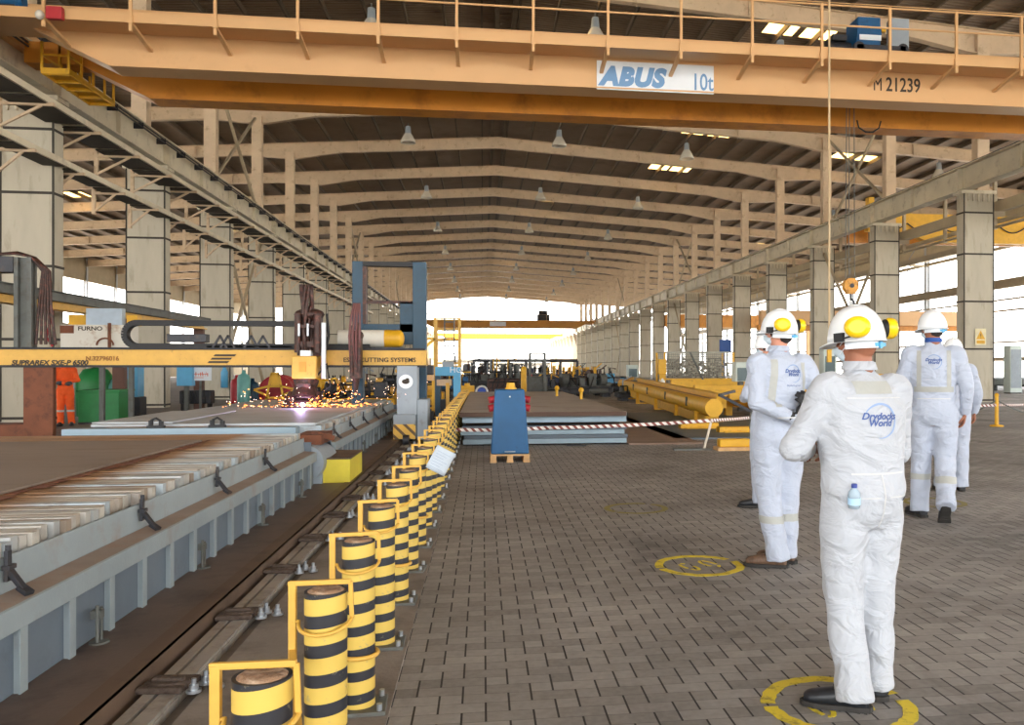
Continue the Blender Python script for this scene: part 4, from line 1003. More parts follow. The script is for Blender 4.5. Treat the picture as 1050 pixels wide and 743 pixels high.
# blue cabinet on a pallet
bc = GR(523, 474); pal = thing('pallet', 'small wooden pallet under the tapered blue cabinet', 'pallet', (bc.x, bc.y+.28, 0))
for y in (-.27, 0, .27): MB().box(-.30, .30, y-.05, y+.05, .105, .125).build('deck_board', WOODP, pal)
for x in (-.25, 0, .25): MB().box(x-.045, x+.045, -.3, .3, .025, .105).build('block', WOODP, pal); MB().box(x-.05, x+.05, -.3, .3, 0, .025).build('bottom_board', WOODP, pal)
cb = thing('blue_cabinet', 'tapered blue steel cabinet with red sockets standing on a pallet', 'cabinet', (bc.x, bc.y+.28, .125))
m = MB().add([(-.29, -.26, 0), (.29, -.26, 0), (.29, .26, 0), (-.29, .26, 0), (-.225, -.17, .98), (.225, -.17, .98), (.225, .2, .98), (-.225, .2, .98)], [(3, 2, 1, 0), (4, 5, 6, 7), (0, 1, 5, 4), (1, 2, 6, 5), (2, 3, 7, 6), (3, 0, 4, 7)])
m.build('cabinet_body', BLUE, cb, .02)
m = MB().box(.232, .25, -.15, .18, .2, .96) ; 
m = MB().add([(.275, -.262, .04), (.288, -.262, .0), (.288, .0, 0), (.22, -.172, .975), (.229, -.172, .975)], [(0, 1, 4, 3)]); 
MB().cone((0, -.181, .87), (0, -.195, .87), .012, n=12).build('keyhole', WHITE, cb)
MB().box(-.08, .08, -.275, -.25, .03, .045).build('handle', GREY, cb)
for s_ in (-1, 1):
    for z in (.70, .83):
        MB().cone((s_*.22, 0, z), (s_*.315, -.02, z-.02), .055, n=16).build('red_socket', RED, cb)
m = MB().cone((.02, 0, .98), (.02, 0, 1.0), .09, n=18); m.cone((.02, 0, 1.0), (.02, 0, 1.08), .075, .06, n=18); m.build('yellow_beacon', YEL, cb)
# barrier tape and posts
tm = bpy.data.materials.new('red_white_tape'); tm.use_nodes = True; nt = tm.node_tree; b = nt.nodes['Principled BSDF']; b.inputs['Roughness'].default_value = .5
tc = nd(nt, 'ShaderNodeTexCoord'); sp_ = nd(nt, 'ShaderNodeSeparateXYZ'); nt.links.new(tc.outputs['UV'], sp_.inputs[0])
n_ = nd(nt, 'ShaderNodeMath', operation='FRACT'); ad = nd(nt, 'ShaderNodeMath', operation='MULTIPLY_ADD'); ad.inputs[1].default_value = 1/.125; nt.links.new(sp_.outputs[0], ad.inputs[0])
ml = nd(nt, 'ShaderNodeMath', operation='MULTIPLY'); ml.inputs[1].default_value = .45; nt.links.new(sp_.outputs[1], ml.inputs[0]); nt.links.new(ml.outputs[0], ad.inputs[2]); nt.links.new(ad.outputs[0], n_.inputs[0])
cr = nd(nt, 'ShaderNodeValToRGB'); cr.color_ramp.interpolation = 'CONSTANT'; e = cr.color_ramp.elements; e[0].color = lin('f2ece8'); e[1].position = .55; e[1].color = lin('8a463c'); nt.links.new(n_.outputs[0], cr.inputs[0]); nt.links.new(cr.outputs[0], b.inputs['Base Color'])
def tape(pts, sag, label):
    mb = MB(); us = []; L_ = 0
    for (a, b2) in zip(pts[:-1], pts[1:]):
        a = Vector(a); b2 = Vector(b2); n = 16; Ls = (b2-a).length
        for i in range(n+1):
            t = i/n; p = a.lerp(b2, t); p.z -= sag*4*t*(1-t)
            mb.v += [(p.x, p.y, p.z-.030), (p.x, p.y+.012*math.sin(i*.9), p.z+.030)]; us += [(L_+Ls*t, 0), (L_+Ls*t, 1)]
            if i: k = len(mb.v); mb.f.append((k-4, k-2, k-1, k-3)); mb.sm.append(True)
        L_ += Ls
    o = mb.build('barrier_tape', tm); uv = o.data.uv_layers.new(name='u')
    for lp_ in o.data.loops: uv.data[lp_.index].uv = us[lp_.vertex_index]
    s = o.modifiers.new('t', 'SOLIDIFY'); s.thickness = .001; s.offset = 0
    return tag(o, label, 'tape')
p1 = Vector((-.47, 14.4, .40)); pb = GR(722, 461); pt_ = PT(730, 429, pb.y)
p3 = GR(1022, 437)
ptm = PT(640, 434, 15.0); ptm.z
tape([p1, PT(560, 438.5, 14.6), (pt_.x, pb.y-.02, pt_.z-.03)], .02, 'red and white barrier tape stretched in front of the plate stack')
tape([(pt_.x, pb.y-.02, pt_.z-.03), PT(800, 424, 17.5), (p3.x-.02, p3.y-.03, PT(1022, 415, p3.y).z)], .02, 'red and white barrier tape running on behind the men to the right post')
tape([(p3.x+.02, p3.y-.03, PT(1022, 415, p3.y).z), PT(1090, 413, 22)], .02, 'red and white barrier tape leaving to the right of the yellow post')
po = thing('tape_post', 'leaning pale post on a foot plate that carries the barrier tape', 'post', (pb.x, pb.y, 0))
m = MB().bar((0, 0, .02), (pt_.x-pb.x, 0, pt_.z), .035); m.build('pole', mat('pale_post', 'cfc5b4', .6), po); MB().box(-.55, .12, -.08, .08, 0, .03).build('foot_plate', GREYD, po)
po = thing('tape_post', 'yellow post with chains standing right of the walking man', 'post', (p3.x, p3.y, 0))
m = MB().cone((0, 0, 0), (0, 0, PT(1022, 405, p3.y).z), .045, n=14).ball((0, 0, PT(1022, 405, p3.y).z), .055, n=12); m.build('pole', YEL, po)
MB().lathe([(.16, 0), (.16, .03), (.05, .05)], n=20).build('foot', YEL, po)
zt = PT(1022, 410, p3.y).z
m = MB(); m.tube([(-1.5+1.5*i/14, .0, zt-.45+.45*((i/14)**2)) for i in range(15)], .016, 6); m.tube([(1.6*i/14, .0, zt-.45*(1-(1-i/14)**2)) for i in range(15)], .016, 6); m.build('chain', GREYD, po)
# ================================================================ people
CLT = bpy.data.textures.new('wrinkles', 'CLOUDS'); CLT.noise_scale = .15; CLT.noise_depth = 2
def remesh(o, v, sm_=3, wr=0):
    m = o.modifiers.new('union', 'REMESH'); m.mode = 'VOXEL'; m.voxel_size = v; m.use_smooth_shade = True
    if wr:
        d = o.modifiers.new('folds', 'DISPLACE'); d.texture = CLT; d.strength = wr; d.mid_level = .5; d.texture_coords = 'LOCAL'
    s = o.modifiers.new('soften', 'SMOOTH'); s.iterations = sm_; s.factor = .5
def add_hand(mb, w, d, nrm, side, curl=.6, k=1.0):
    w = Vector(w); d = Vector(d).normalized(); nrm = Vector(nrm); nrm = (nrm-d*nrm.dot(d)).normalized(); b = d.cross(nrm).normalized()
    mb.loft([(w-d*.02, .026*k, .019*k, b, nrm), (w+d*.02, .030*k, .017*k, b, nrm), (w+d*.06, .042*k, .016*k, b, nrm), (w+d*.095, .042*k, .013*k, b, nrm), (w+d*.105, .036*k, .009*k, b, nrm)], 14)
    for i, L_ in enumerate((.066, .078, .073, .056)):
        s_ = (i-1.5); p = w+d*(.094-.004*abs(s_))+b*s_*.0225*(-side); f = (d+b*s_*.05*(-side)).normalized(); pts = [p]; a = 0
        for q, seg in enumerate((.45, .32, .23)):
            a += curl*(.7, 1., .8)[q]; dd = f*math.cos(a)+nrm*math.sin(a); p = p+dd*L_*seg*1.05; pts.append(p)
        mb.limb(pts, [.0092*k, .0088*k, .0082*k, .0072*k], 8)
    p = w+d*.022+b*side*.030; t1 = (d*.62+b*side*.62+nrm*.45).normalized(); t2 = (d*.85+b*side*.1+nrm*.5).normalized()
    mb.limb([p, p+t1*.038, p+t1*.038+t2*.030, p+t1*.038+t2*.052], [.0125*k, .011*k, .0098*k, .0085*k], 8)
def boot(parent, pos, yaw, pitch, m_, label=None):
    o = bpy.data.objects.new('boot', None)
    M = Matrix.Translation(Vector(pos)) @ Matrix.Rotation(yaw, 4, 'Z') @ Matrix.Rotation(-pitch, 4, 'X')
    X, Z = Vector((1, 0, 0)), Vector((0, 0, 1))
    mb = MB()
    up = [(-.075, .02, .038, .030), (-.065, .035, .048, .045), (-.02, .040, .052, .047), (.04, .036, .045, .045), (.10, .030, .036, .048), (.145, .026, .030, .050), (.18, .020, .024, .043), (.205, .016, .016, .024)]
    mb.loft([((0, y, zc), rx, rz, X, Z) for y, zc, rz, rx in [(a, b_+.012, c, d) for a, b_, c, d in up]], 18)
    mb.loft([((0, -.025, .05), .047, .058), ((0, -.02, .09), .045, .055), ((0, -.022, .13), .050, .058), ((0, -.022, .15), .051, .058)], 18)
    mb.ball((0, .15, .035), .048, .055, .030, 16)
    mb.v = [tuple(M @ Vector(v)) for v in mb.v]
    u = mb.build('boot', m_, parent); remesh(u, .007, 2)
    sb = MB(); out = [(0, -.095), (.034, -.082), (.042, -.03), (.040, .03), (.052, .10), (.050, .16), (.030, .207), (0, .222), (-.030, .207), (-.050, .16), (-.052, .10), (-.040, .03), (-.042, -.03), (-.034, -.082)]
    sb.prism(out, -.008, .016, 'z')
    for y in (-.07, -.04, .04, .07, .10, .13, .16): sb.box(-.035, .035, y, y+.014, -.013, -.006)
    sb.v = [tuple(M @ Vector(v)) for v in sb.v]
    sb.build('sole', SOLE, u, .003)
    lc = MB()
    for y in (.02, .045, .07): lc.tube([(-.03, y, .078-.25*(y-.02)+.012), (0, y+.004, .092-.25*(y-.02)+.012), (.03, y, .078-.25*(y-.02)+.012)], .003, 6)
    lc.v = [tuple(M @ Vector(v)) for v in lc.v]; lc.build('laces', BLACK, u)
    return u
def person(label, loc, rz, sc, pose, suit=None, skin=None, boots=None, muffs=True, glasses=False, gloves=None, collar=None, extras=None, hair=True):
    suit = suit or WCLOTH; skin = skin or SKIN; boots = boots or SHOEB
    r = thing('person', label, 'person', loc, rz, None, sc)
    A = dict(hl=(-.09, 0, .90), kl=(-.11, .03, .50), al=(-.13, -.02, .10), hr=(.09, 0, .90), kr=(.10, .03, .50), ar=(.10, .02, .10),
             sl=(-.185, -.01, 1.41), el=(-.27, 0, 1.14), wl=(-.26, .12, .92), sr=(.185, -.01, 1.41), er=(.27, 0, 1.14), wr=(.26, .12, .92),
             yl=.2, yr=-.2, pl=0, pr=0, hy=0, hp=0, hn=((0, 0, -1), (1, 0, 0), (0, 0, -1), (-1, 0, 0)), curl=.55, lean=0)
    A.update(pose); V = {k: Vector(v) for k, v in A.items() if isinstance(v, tuple) and k != 'hn'}
    ln = A['lean']
    # ---- coverall
    cm = MB(); bk = A.get('bulk', 1.0)
    T = [(.80, .125, .105, .0), (.85, .168, .128, -.01), (.90, .178, .138, -.016), (.96, .176, .132, -.010), (1.03, .172, .126, .0), (1.08, .173, .126, .0), (1.16, .182, .130, -.002), (1.26, .188, .130, -.008), (1.35, .192, .124, -.016), (1.41, .172, .105, -.016), (1.455, .125, .082, -.010), (1.485, .078, .068, .0), (1.515, .066, .064, .006), (1.535, .064, .062, .008)]
    cm.loft([((0, cy+ln*max(0, z-.95), z), rx*(bk if .9 < z < 1.4 else 1), ry*(bk if .9 < z < 1.4 else 1)) for z, rx, ry, cy in T], 28)
    sh = Vector((0, ln*.45, 0))
    for s_ in ('l', 'r'):
        h, k, a = V['h'+s_], V['k'+s_], V['a'+s_]
        cm.limb([h, h.lerp(k, .5), k, k.lerp(a, .55), a.lerp(k, .18)+Vector((0, -.006, .0))], [.112, .100, .088, .082, .078], 18)
        d = (a-k).normalized(); cm.cone(a-d*.08, a+d*.052, .078, .084, 18)
        s0, e, w = V['s'+s_]+sh, V['e'+s_], V['w'+s_]
        cm.limb([s0*.82+Vector((0, 0, 1.41))*.18-Vector((0, 0, .0)), s0, s0.lerp(e, .5), e, e.lerp(w, .5), e.lerp(w, .96)], [.080, .078, .068, .060, .054, .045], 16)
    c = cm.build('coverall', suit, r); remesh(c, .0125, 3, .034)
    # ---- body: head, neck, trunk, limbs and hands in one skin
    hm_ = Matrix.Translation(Vector((0, ln*.55, 1.50))) @ Matrix.Rotation(A['hy'], 4, 'Z') @ Matrix.Rotation(A['hp'], 4, 'X')
    bm_ = MB()
    hd = MB()
    hd.ball((0, .0, .165), .076, .094, .100, 20).ball((0, .035, .10), .060, .066, .070, 16).ball((0, .075, .065), .030, .028, .025, 12).ball((0, -.02, .12), .066, .075, .075, 16)
    hd.ball((0, .10, .118), .013, .022, .014, 8).ball((0, .092, .14), .010, .012, .03, 8).ball((0, .082, .158), .045, .02, .012, 10).ball((0, .092, .086), .024, .012, .006, 8).ball((0, .092, .078), .022, .012, .006, 8)
    for s_ in (-1, 1): hd.ball((s_*.078, -.005, .13), .010, .020, .032, 10).ball((s_*.05, .05, .115), .022, .025, .02, 8)
    hd.limb([(0, -.012, -.07), (0, -.006, .0), (0, -.004, .09)], [.062, .056, .056], 16)
    bm_.v += [tuple(hm_ @ Vector(v)) for v in hd.v]; bm_.f += hd.f; bm_.sm += hd.sm
    bm_.loft([((0, cy+ln*max(0, z-.95), z), rx*.86, ry*.84) for z, rx, ry, cy in T[:-3]], 24)
    for s_ in ('l', 'r'):
        h, k, a = V['h'+s_], V['k'+s_], V['a'+s_]
        bm_.limb([h, h.lerp(k, .5), k, k.lerp(a, .4), a], [.085, .075, .055, .052, .038], 14)
        s0, e, w = V['s'+s_]+sh, V['e'+s_], V['w'+s_]
        bm_.limb([Vector((s0.x*.5, s0.y, 1.40)), s0, s0.lerp(e, .5), e, e.lerp(w, .4), w], [.06, .056, .046, .038, .036, .026], 12)
    for i, s_ in enumerate(('l', 'r')):
        e, w = V['e'+s_], V['w'+s_]; hd_ = Vector(A['hn'][i*2]); nn = Vector(A['hn'][i*2+1])
        add_hand(bm_, w, hd_, nn, 1 if s_ == 'l' else -1, A['curl'])
    b = bm_.build('body', skin, r); remesh(b, .0058, 2)
    # ---- head gear, all placed in the head frame
    def HB(mb, name, m_, par=None, bev=0):
        mb.v = [tuple(hm_ @ Vector(v)) for v in mb.v]; return mb.build(name, m_, par or r, bev)
    e_ = MB()
    for s_ in (-1, 1): HB(MB().ball((s_*.031, .083, .145), .012, n=12), 'eye', WHITE)
    if hair:
        h = MB().ball((0, -.012, .160), .081, .092, .080, 20); h.ball((0, -.044, .102), .060, .050, .050, 14)
        for s_ in (-1, 1): h.ball((s_*.066, .012, .125), .014, .022, .03, 10)
        HB(h, 'hair', HAIR)
    prof = []
    dome = MB(); n = 32; rings = 12
    for i in range(rings+1):
        t = i/rings*PI/2; rr, zz2 = math.cos(t)**.80, .130+.158*math.sin(t)
        for k in range(n):
            a = 2*PI*k/n; ex = 1.0
            dome.v.append((.113*rr*math.cos(a), .005+.131*rr*math.sin(a), zz2 + (.006 if abs(math.cos(a)) < .12 and i > 3 else 0)))
    for i in range(rings):
        for k in range(n): dome.f.append((i*n+k, i*n+(k+1) % n, (i+1)*n+(k+1) % n, (i+1)*n+k)); dome.sm.append(True)
    hl = HB(dome, 'helmet', HELM); sd = hl.modifiers.new('t', 'SOLIDIFY'); sd.thickness = .004
    br = MB(); n = 40; vs = []
    for k in range(n):
        a = 2*PI*k/n; ca, sa = math.cos(a), math.sin(a); fo = max(0, sa)**3*.052
        for (g_, z_) in ((0, .134), (.012, .126), (.010, .122), (-.002, .128)):
            gg = g_+(fo if g_ > .005 else 0); vs.append(((.111+gg*.6)*ca, .005+(.129+gg)*sa, z_-(fo*.25 if g_ > .005 else 0)))
    br.add(vs, [(4*k+j, 4*((k+1) % n)+j, 4*((k+1) % n)+(j+1) % 4, 4*k+(j+1) % 4) for k in range(n) for j in range(4)], True)
    HB(br, 'brim', HELM, hl)
    rg = MB().tube([(0, .005+.132*math.sin(a_), .131+.160*math.cos(a_)) for a_ in [(-1.1+2.2*i/14) for i in range(15)]], .009, 8); HB(rg, 'crown_ridge', HELM, hl)
    st = MB(); pts = [(.088*math.cos(a_), .0+.108*math.sin(a_), .108+(.0)) for a_ in [PI+PI*i/18 for i in range(19)]]
    for (p, q) in zip(pts[:-1], pts[1:]): st.bar(p, q, .006, .032)
    HB(st, 'nape_strap', SIGNW, hl); kb = MB().cone((.012, -.105, .106), (.014, -.118, .104), .016, n=14); kb.box(-.02, .05, -.114, -.106, .098, .114); HB(kb, 'strap_knob', LBLUE, hl)
    if muffs:
        for s_ in (-1, 1):
            az = s_*math.radians(126); dx, dy = math.sin(az), math.cos(az); Mx = Matrix.Translation(Vector((dx*.130, .0+dy*.144, .182))) @ Matrix.Rotation(-az, 4, 'Z')
            # local +y points outward
            cup = MB(); X, Z = Vector((1, 0, 0)), Vector((0, 0, 1))
            cup.loft([((0, -.004, 0), .052, .043, X, Z), ((0, .006, 0), .057, .048, X, Z), ((0, .022, 0), .057, .048, X, Z), ((0, .035, 0), .049, .041, X, Z), ((0, .041, 0), .035, .029, X, Z)], 24)
            cup.v = [tuple(Mx @ Vector(v)) for v in cup.v]; cp = HB(cup, 'ear_muff', MUFF)
            cu = MB(); cu.loft([((0, -.020, 0), .040, .034, X, Z), ((0, -.012, 0), .048, .042, X, Z), ((0, -.002, 0), .048, .042, X, Z)], 24); cu.v = [tuple(Mx @ Vector(v)) for v in cu.v]; HB(cu, 'ear_cushion', BLACK, cp)
            ar = MB().tube([(s_*.118, .01, .135), (s_*.132, -.04, .14), (dx*.15, dy*.17, .15), (dx*.155, dy*.18, .18)], .004, 6); ar.box(s_*.118-.01, s_*.118+.01, -.02, .03, .125, .165); HB(ar, 'muff_arm', BLACK, cp)
    mk = MB().ball((0, .052, .085), .060, .058, .048, 20); mk.box(-.03, .03, .10, .118, .07, .11)
    o = HB(mk, 'face_mask', MASK); remesh(o, .006, 4)
    eb = MB()
    for s_ in (-1, 1): eb.tube([(s_*.062, .06, .105), (s_*.080, .01, .135), (s_*.082, -.015, .12), (s_*.066, .05, .075)], .0022, 6)
    HB(eb, 'mask_loops', SIGNW, o)
    if glasses:
        gl = MB()
        for s_ in (-1, 1): gl.tube([(s_*.083, -.01, .150), (s_*.082, .07, .15), (s_*.06, .10, .152), (s_*.02, .108, .155)], .0035, 6); gl.ball((s_*.035, .104, .146), .026, .006, .018, 12)
        HB(gl, 'glasses', DARK)
    # ---- boots
    ba = [boot(r, (V['al'].x, V['al'].y+.015, V['al'].z-.092), A['yl'], A['pl'], boots), boot(r, (V['ar'].x, V['ar'].y+.015, V['ar'].z-.092), A['yr'], A['pr'], boots)]
    if gloves:
        for i, s_ in enumerate(('l', 'r')):
            gm = MB(); add_hand(gm, V['w'+s_], A['hn'][i*2], A['hn'][i*2+1], 1 if s_ == 'l' else -1, A['curl'], 1.22); dd = (V['e'+s_]-V['w'+s_]).normalized()
            gm.cone(V['w'+s_]-dd*.02, V['w'+s_]+dd*.05, .034, .040, 14); o = gm.build('glove', gloves, r); remesh(o, .006, 1)
    if collar:
        cc = MB().loft([((0, .004+ln*.5, 1.515), .074, .072), ((0, .006+ln*.5, 1.55), .070, .070), ((0, .006+ln*.5, 1.552), .062, .062)], 24); cc.build('collar', collar, r)
    else:
        cc = MB().loft([((0, .0+ln*.5, 1.500), .083, .078), ((0, .004+ln*.5, 1.535), .073, .071), ((0, .006+ln*.5, 1.540), .064, .063)], 24); cc.build('collar', suit, r)
    # ---- printed and sewn details, wrapped on the cloth
    def wrap(o, mode='PROJECT', off=.004):
        w = o.modifiers.new('wrap', 'SHRINKWRAP'); w.target = c; w.offset = off
        if mode == 'PROJECT': w.wrap_method = 'PROJECT'; w.use_project_x = False; w.use_project_z = False; w.use_project_y = True; w.use_positive_direction = True; w.use_negative_direction = False; w.wrap_mode = 'ABOVE_SURFACE'
        else: w.wrap_method = 'NEAREST_SURFACEPOINT'; w.wrap_mode = 'ABOVE_SURFACE'
        return o
    def patch(name, x0, x1, z0, z1, m_, sl=0):
        nx, nz = max(2, int(abs(x1-x0)/.015)), max(2, int((z1-z0)/.015)); p = MB()
        for i in range(nx+1):
            for j in range(nz+1):
                z_ = z0+(z1-z0)*j/nz; p.v.append((x0+(x1-x0)*i/nx+sl*(z_-z0), -.30, z_))
        for i in range(nx):
            for j in range(nz): a = i*(nz+1)+j; p.f.append((a, a+nz+1, a+nz+2, a+1)); p.sm.append(True)
        return wrap(p.build(name, m_, r), off=.003)
    def cuff(name, z, s_, m_, h_=.05, rad=.10):
        k, a = V['k'+s_], V['a'+s_]; t = (k.z-z)/(k.z-a.z); p = k.lerp(a, t); q = k.lerp(a, t+h_/(k.z-a.z)); g_ = MB(); nn = 28
        for i in range(4):
            c_ = p.lerp(q, i/3)
            for j in range(nn): g_.v.append((c_.x+rad*math.cos(2*PI*j/nn), c_.y+rad*math.sin(2*PI*j/nn), c_.z))
        for i in range(3):
            for j in range(nn): g_.f.append((i*nn+j, i*nn+(j+1) % nn, (i+1)*nn+(j+1) % nn, (i+1)*nn+j)); g_.sm.append(True)
        return wrap(g_.build(name, m_, r), 'N', .003)
    def logo(cx, cz, s=1.0, line=False):
        root_ = None
        for txt, dz, sx in (('Drydocks', .002, 1.0), ('World', -.030, 1.0)):
            t = text(txt, NAVY, r, (cx-.004, -.30, cz+dz*s), (PI/2, 0, 0), .044*s, ext=.0, shear=.3, offset=.0012, align='CENTER', name='logo_lettering'); wrap_text(t)
        pts = MB(); N = 48
        for i in range(N+1):
            t = math.radians(165-265*i/N); wv = .0015+.0042*math.sin(PI*min(1, i/N*1.0))**.8
            for rr in (.080*s-wv*s, .080*s+wv*s): pts.v.append((cx+rr*math.cos(t), -.30, cz-.006+rr*math.sin(t)))
            if i: a = 2*i; pts.f.append((a-2, a-1, a+1, a)); pts.sm.append(True)
        wrap(pts.build('logo_ring', mat('logo_ring_blue', '8aa0c4', .6), r), off=.003)
        if line:
            t = text('drydocks.gov.ae', NAVY, r, (cx, -.30, cz-.125*s), (PI/2, 0, 0), .024*s, ext=0, align='CENTER', name='small_lettering'); wrap_text(t)
    def wrap_text(t):
        # bake the rotation into the mesh so that its y axis is the body's
        R = Matrix.Translation(t.location) @ t.rotation_euler.to_matrix().to_4x4() @ Matrix.Diagonal((t.scale[0], 1, 1, 1)); t.data.transform(R); t.location = (0, 0, 0); t.rotation_euler = (0, 0, 0); t.scale = (1, 1, 1)
        wrap(t, off=.0035)
    r['x'] = 0; del r['x']
    return r, c, dict(patch=patch, cuff=cuff, logo=logo, V=V, wrap=wrap, hb=HB)
RAD = math.radians
SEAM = mat('seam_thread', 'c9c9c8', .9)  # pale thread strips along the sewn seams
DRK = mat('pocket_opening_shade', '3c414c', .9)  # dark patch on closed cloth, painted for the shade inside a pocket opening
# --- nearest man
pA = GR(884, 722)
man1, c1, K = person('man in white coverall nearest the camera, seen from behind, water bottle in his back pocket', (pA.x, pA.y, .004), RAD(12), .955,
    dict(kl=(-.085, .03, .50), al=(-.085, -.05, .10), kr=(.095, .03, .50), ar=(.115, .05, .10), el=(-.315, .06, 1.15), wl=(-.09, .29, 1.12), er=(.25, .07, 1.12), wr=(.07, .29, 1.10), yl=RAD(52), yr=RAD(-10), hy=RAD(16), hp=RAD(-4),
         hn=((.75, .5, .1), (0, -.3, -1), (-.75, .5, .1), (0, -.3, -1)), curl=.7, lean=.04, bulk=1.13), hair=False)
K['patch']('reflective_patch', -.10, .085, 1.395, 1.450, REFL); K['logo'](-.012, 1.285, .92)
K['patch']('waist_seam', -.13, .13, 1.045, 1.053, SEAM); K['patch']('yoke_seam', -.14, .14, 1.375, 1.379, SEAM)
K['patch']('pocket_seam', -.145, -.02, .945, .950, SEAM); K['patch']('pocket_seam', .03, .15, .945, .950, SEAM); K['patch']('pocket_opening', .115, .148, .925, .943, DRK, .6)
K['patch']('seat_seam', -.003, .003, .80, 1.05, SEAM)
# bottle
VM = Vector((-.135, -.125, .945)); wb_ = thing('water_bottle', 'small clear water bottle with blue cap sticking out of the nearest man\'s back pocket', 'bottle', tuple(Matrix.Translation(man1.location) @ Matrix.Rotation(RAD(12), 4, 'Z') @ (VM*.955)))
CLR = bpy.data.materials.new('clear_bottle_plastic'); CLR.use_nodes = True; b = CLR.node_tree.nodes['Principled BSDF']; b.inputs['Base Color'].default_value = lin('d4e8f4'); b.inputs['Roughness'].default_value = .12; b.inputs['Transmission Weight'].default_value = .6; b.inputs['IOR'].default_value = 1.2
wb_.rotation_euler = (RAD(6), 0, RAD(-20)); wb_.scale = (.85, .85, .72)
MB().lathe([(.0001, -.055), (.028, -.05), (.030, -.02), (.028, .0), (.030, .02), (.027, .042), (.014, .060), (.012, .072)], n=24).build('bottle_body', CLR, wb_)
MB().lathe([(.0145, .068), (.0145, .086), (.013, .089), (.0001, .089)], n=24).build('cap', mat('blue_cap', '22388a', .4), wb_)
MB().lathe([(.0305, -.03), (.0305, .01)], n=24).build('bottle_label', mat('bottle_label_blue', 'a8cce6', .5), wb_)
# --- left man
pB = GR(799, 580)
man2, c2_, K = person('tall man in white coverall with brown boots, hands in black gloves clasped behind his back', (pB.x, pB.y, .004), RAD(12), 1.04,
    dict(kl=(-.075, .03, .50), al=(-.05, -.05, .10), kr=(.09, .04, .50), ar=(.085, .05, .10), el=(-.245, -.11, 1.15), wl=(.0, -.215, 1.035), er=(.31, -.07, 1.17), wr=(.125, -.21, 1.10), yl=RAD(58), yr=RAD(40), hy=RAD(26), hp=RAD(2),
         hn=((.9, -.1, .45), (0, 1, 0), (-.55, -.1, .6), (0, 1, 0)), curl=.6), suit=WCLOTHB, skin=SKINL, boots=SHOEBR, gloves=BLACK)
K['logo'](.03, 1.35, .74, True)
K['patch']('reflective_strap', -.15, -.105, 1.12, 1.44, REFL, .10); K['patch']('reflective_strap', .13, .165, 1.12, 1.42, REFL, -.06)
K['patch']('waist_seam', -.13, .13, 1.045, 1.053, SEAM)
for s_ in 'lr': K['cuff']('leg_band', .36, s_, REFL, .05)
# --- third man, walking
pC = GR(957, 532)
man3, c3_, K = person('man in white coverall with reflective straps and blue collar, walking away, no earmuffs', (pC.x, pC.y, .004), RAD(-27), 1.11,
    dict(kl=(-.10, .10, .50), al=(-.105, .08, .10), hr=(.09, 0, .90), kr=(.10, .04, .50), ar=(.085, -.26, .185), el=(-.275, .0, 1.15), wl=(-.26, .16, .95), er=(.262, -.04, 1.15), wr=(.255, .06, .92), yl=RAD(28), yr=RAD(4), pr=RAD(48), hy=RAD(38), hp=RAD(-3),
         hn=((.1, .5, -.8), (1, .0, 0), (-.1, .3, -.95), (-1, .0, 0)), curl=.5), suit=WCLOTHB, muffs=False, glasses=True, collar=mat('navy_collar_cloth', '2a4f96', .8))
K['logo'](.0, 1.35, .74)
K['patch']('reflective_strap', -.135, -.10, 1.10, 1.44, REFL); K['patch']('reflective_strap', .10, .135, 1.10, 1.44, REFL); K['patch']('reflective_band', -.155, .155, 1.09, 1.135, REFL); K['patch']('waist_seam', -.13, .13, 1.03, 1.037, SEAM)
for s_ in 'lr': K['cuff']('leg_band', .38, s_, REFL, .05)
# --- two men mostly hidden behind those
pD = GR(787, 519)
man4, c4_, K = person('man in white hidden behind the brown-booted man, only helmet edge and shoe showing', (pD.x, pD.y, .004), RAD(30), 1.01,
    dict(yl=RAD(45), yr=RAD(40), hy=RAD(30), wl=(-.10, .24, 1.10), el=(-.24, .06, 1.14), hn=((.4, .5, .7), (1, -.3, 0), (0, .3, -.95), (-1, 0, 0))), suit=WCLOTHB, muffs=False, skin=SKINL)
pE = GR(977, 503)
man5, c5_, K = person('man in white partly hidden behind the walking man, pale helmet showing over his shoulder', (pE.x, pE.y, .004), RAD(-20), 1.0,
    dict(yl=RAD(10), yr=RAD(-5), hy=RAD(-10)), suit=WCLOTHB, muffs=False)
# --- worker in orange
pF = PT(67, 400, 22.6)
man6, c6_, K = person('worker in orange coverall with arms folded, standing left beside the green bin', (pF.x, 22.6, 0), RAD(180+18), .97,
    dict(el=(-.27, .06, 1.16), wl=(.03, .22, 1.10), er=(.27, .06, 1.16), wr=(-.03, .24, 1.07), yl=RAD(10), yr=RAD(-10), hn=((.9, .1, -.1), (0, -1, 0), (-.9, .1, .1), (0, -1, 0))), suit=ORNG, muffs=False, gloves=DARK)
for s_ in 'lr': K['cuff']('leg_band', .40, s_, REFL, .05)
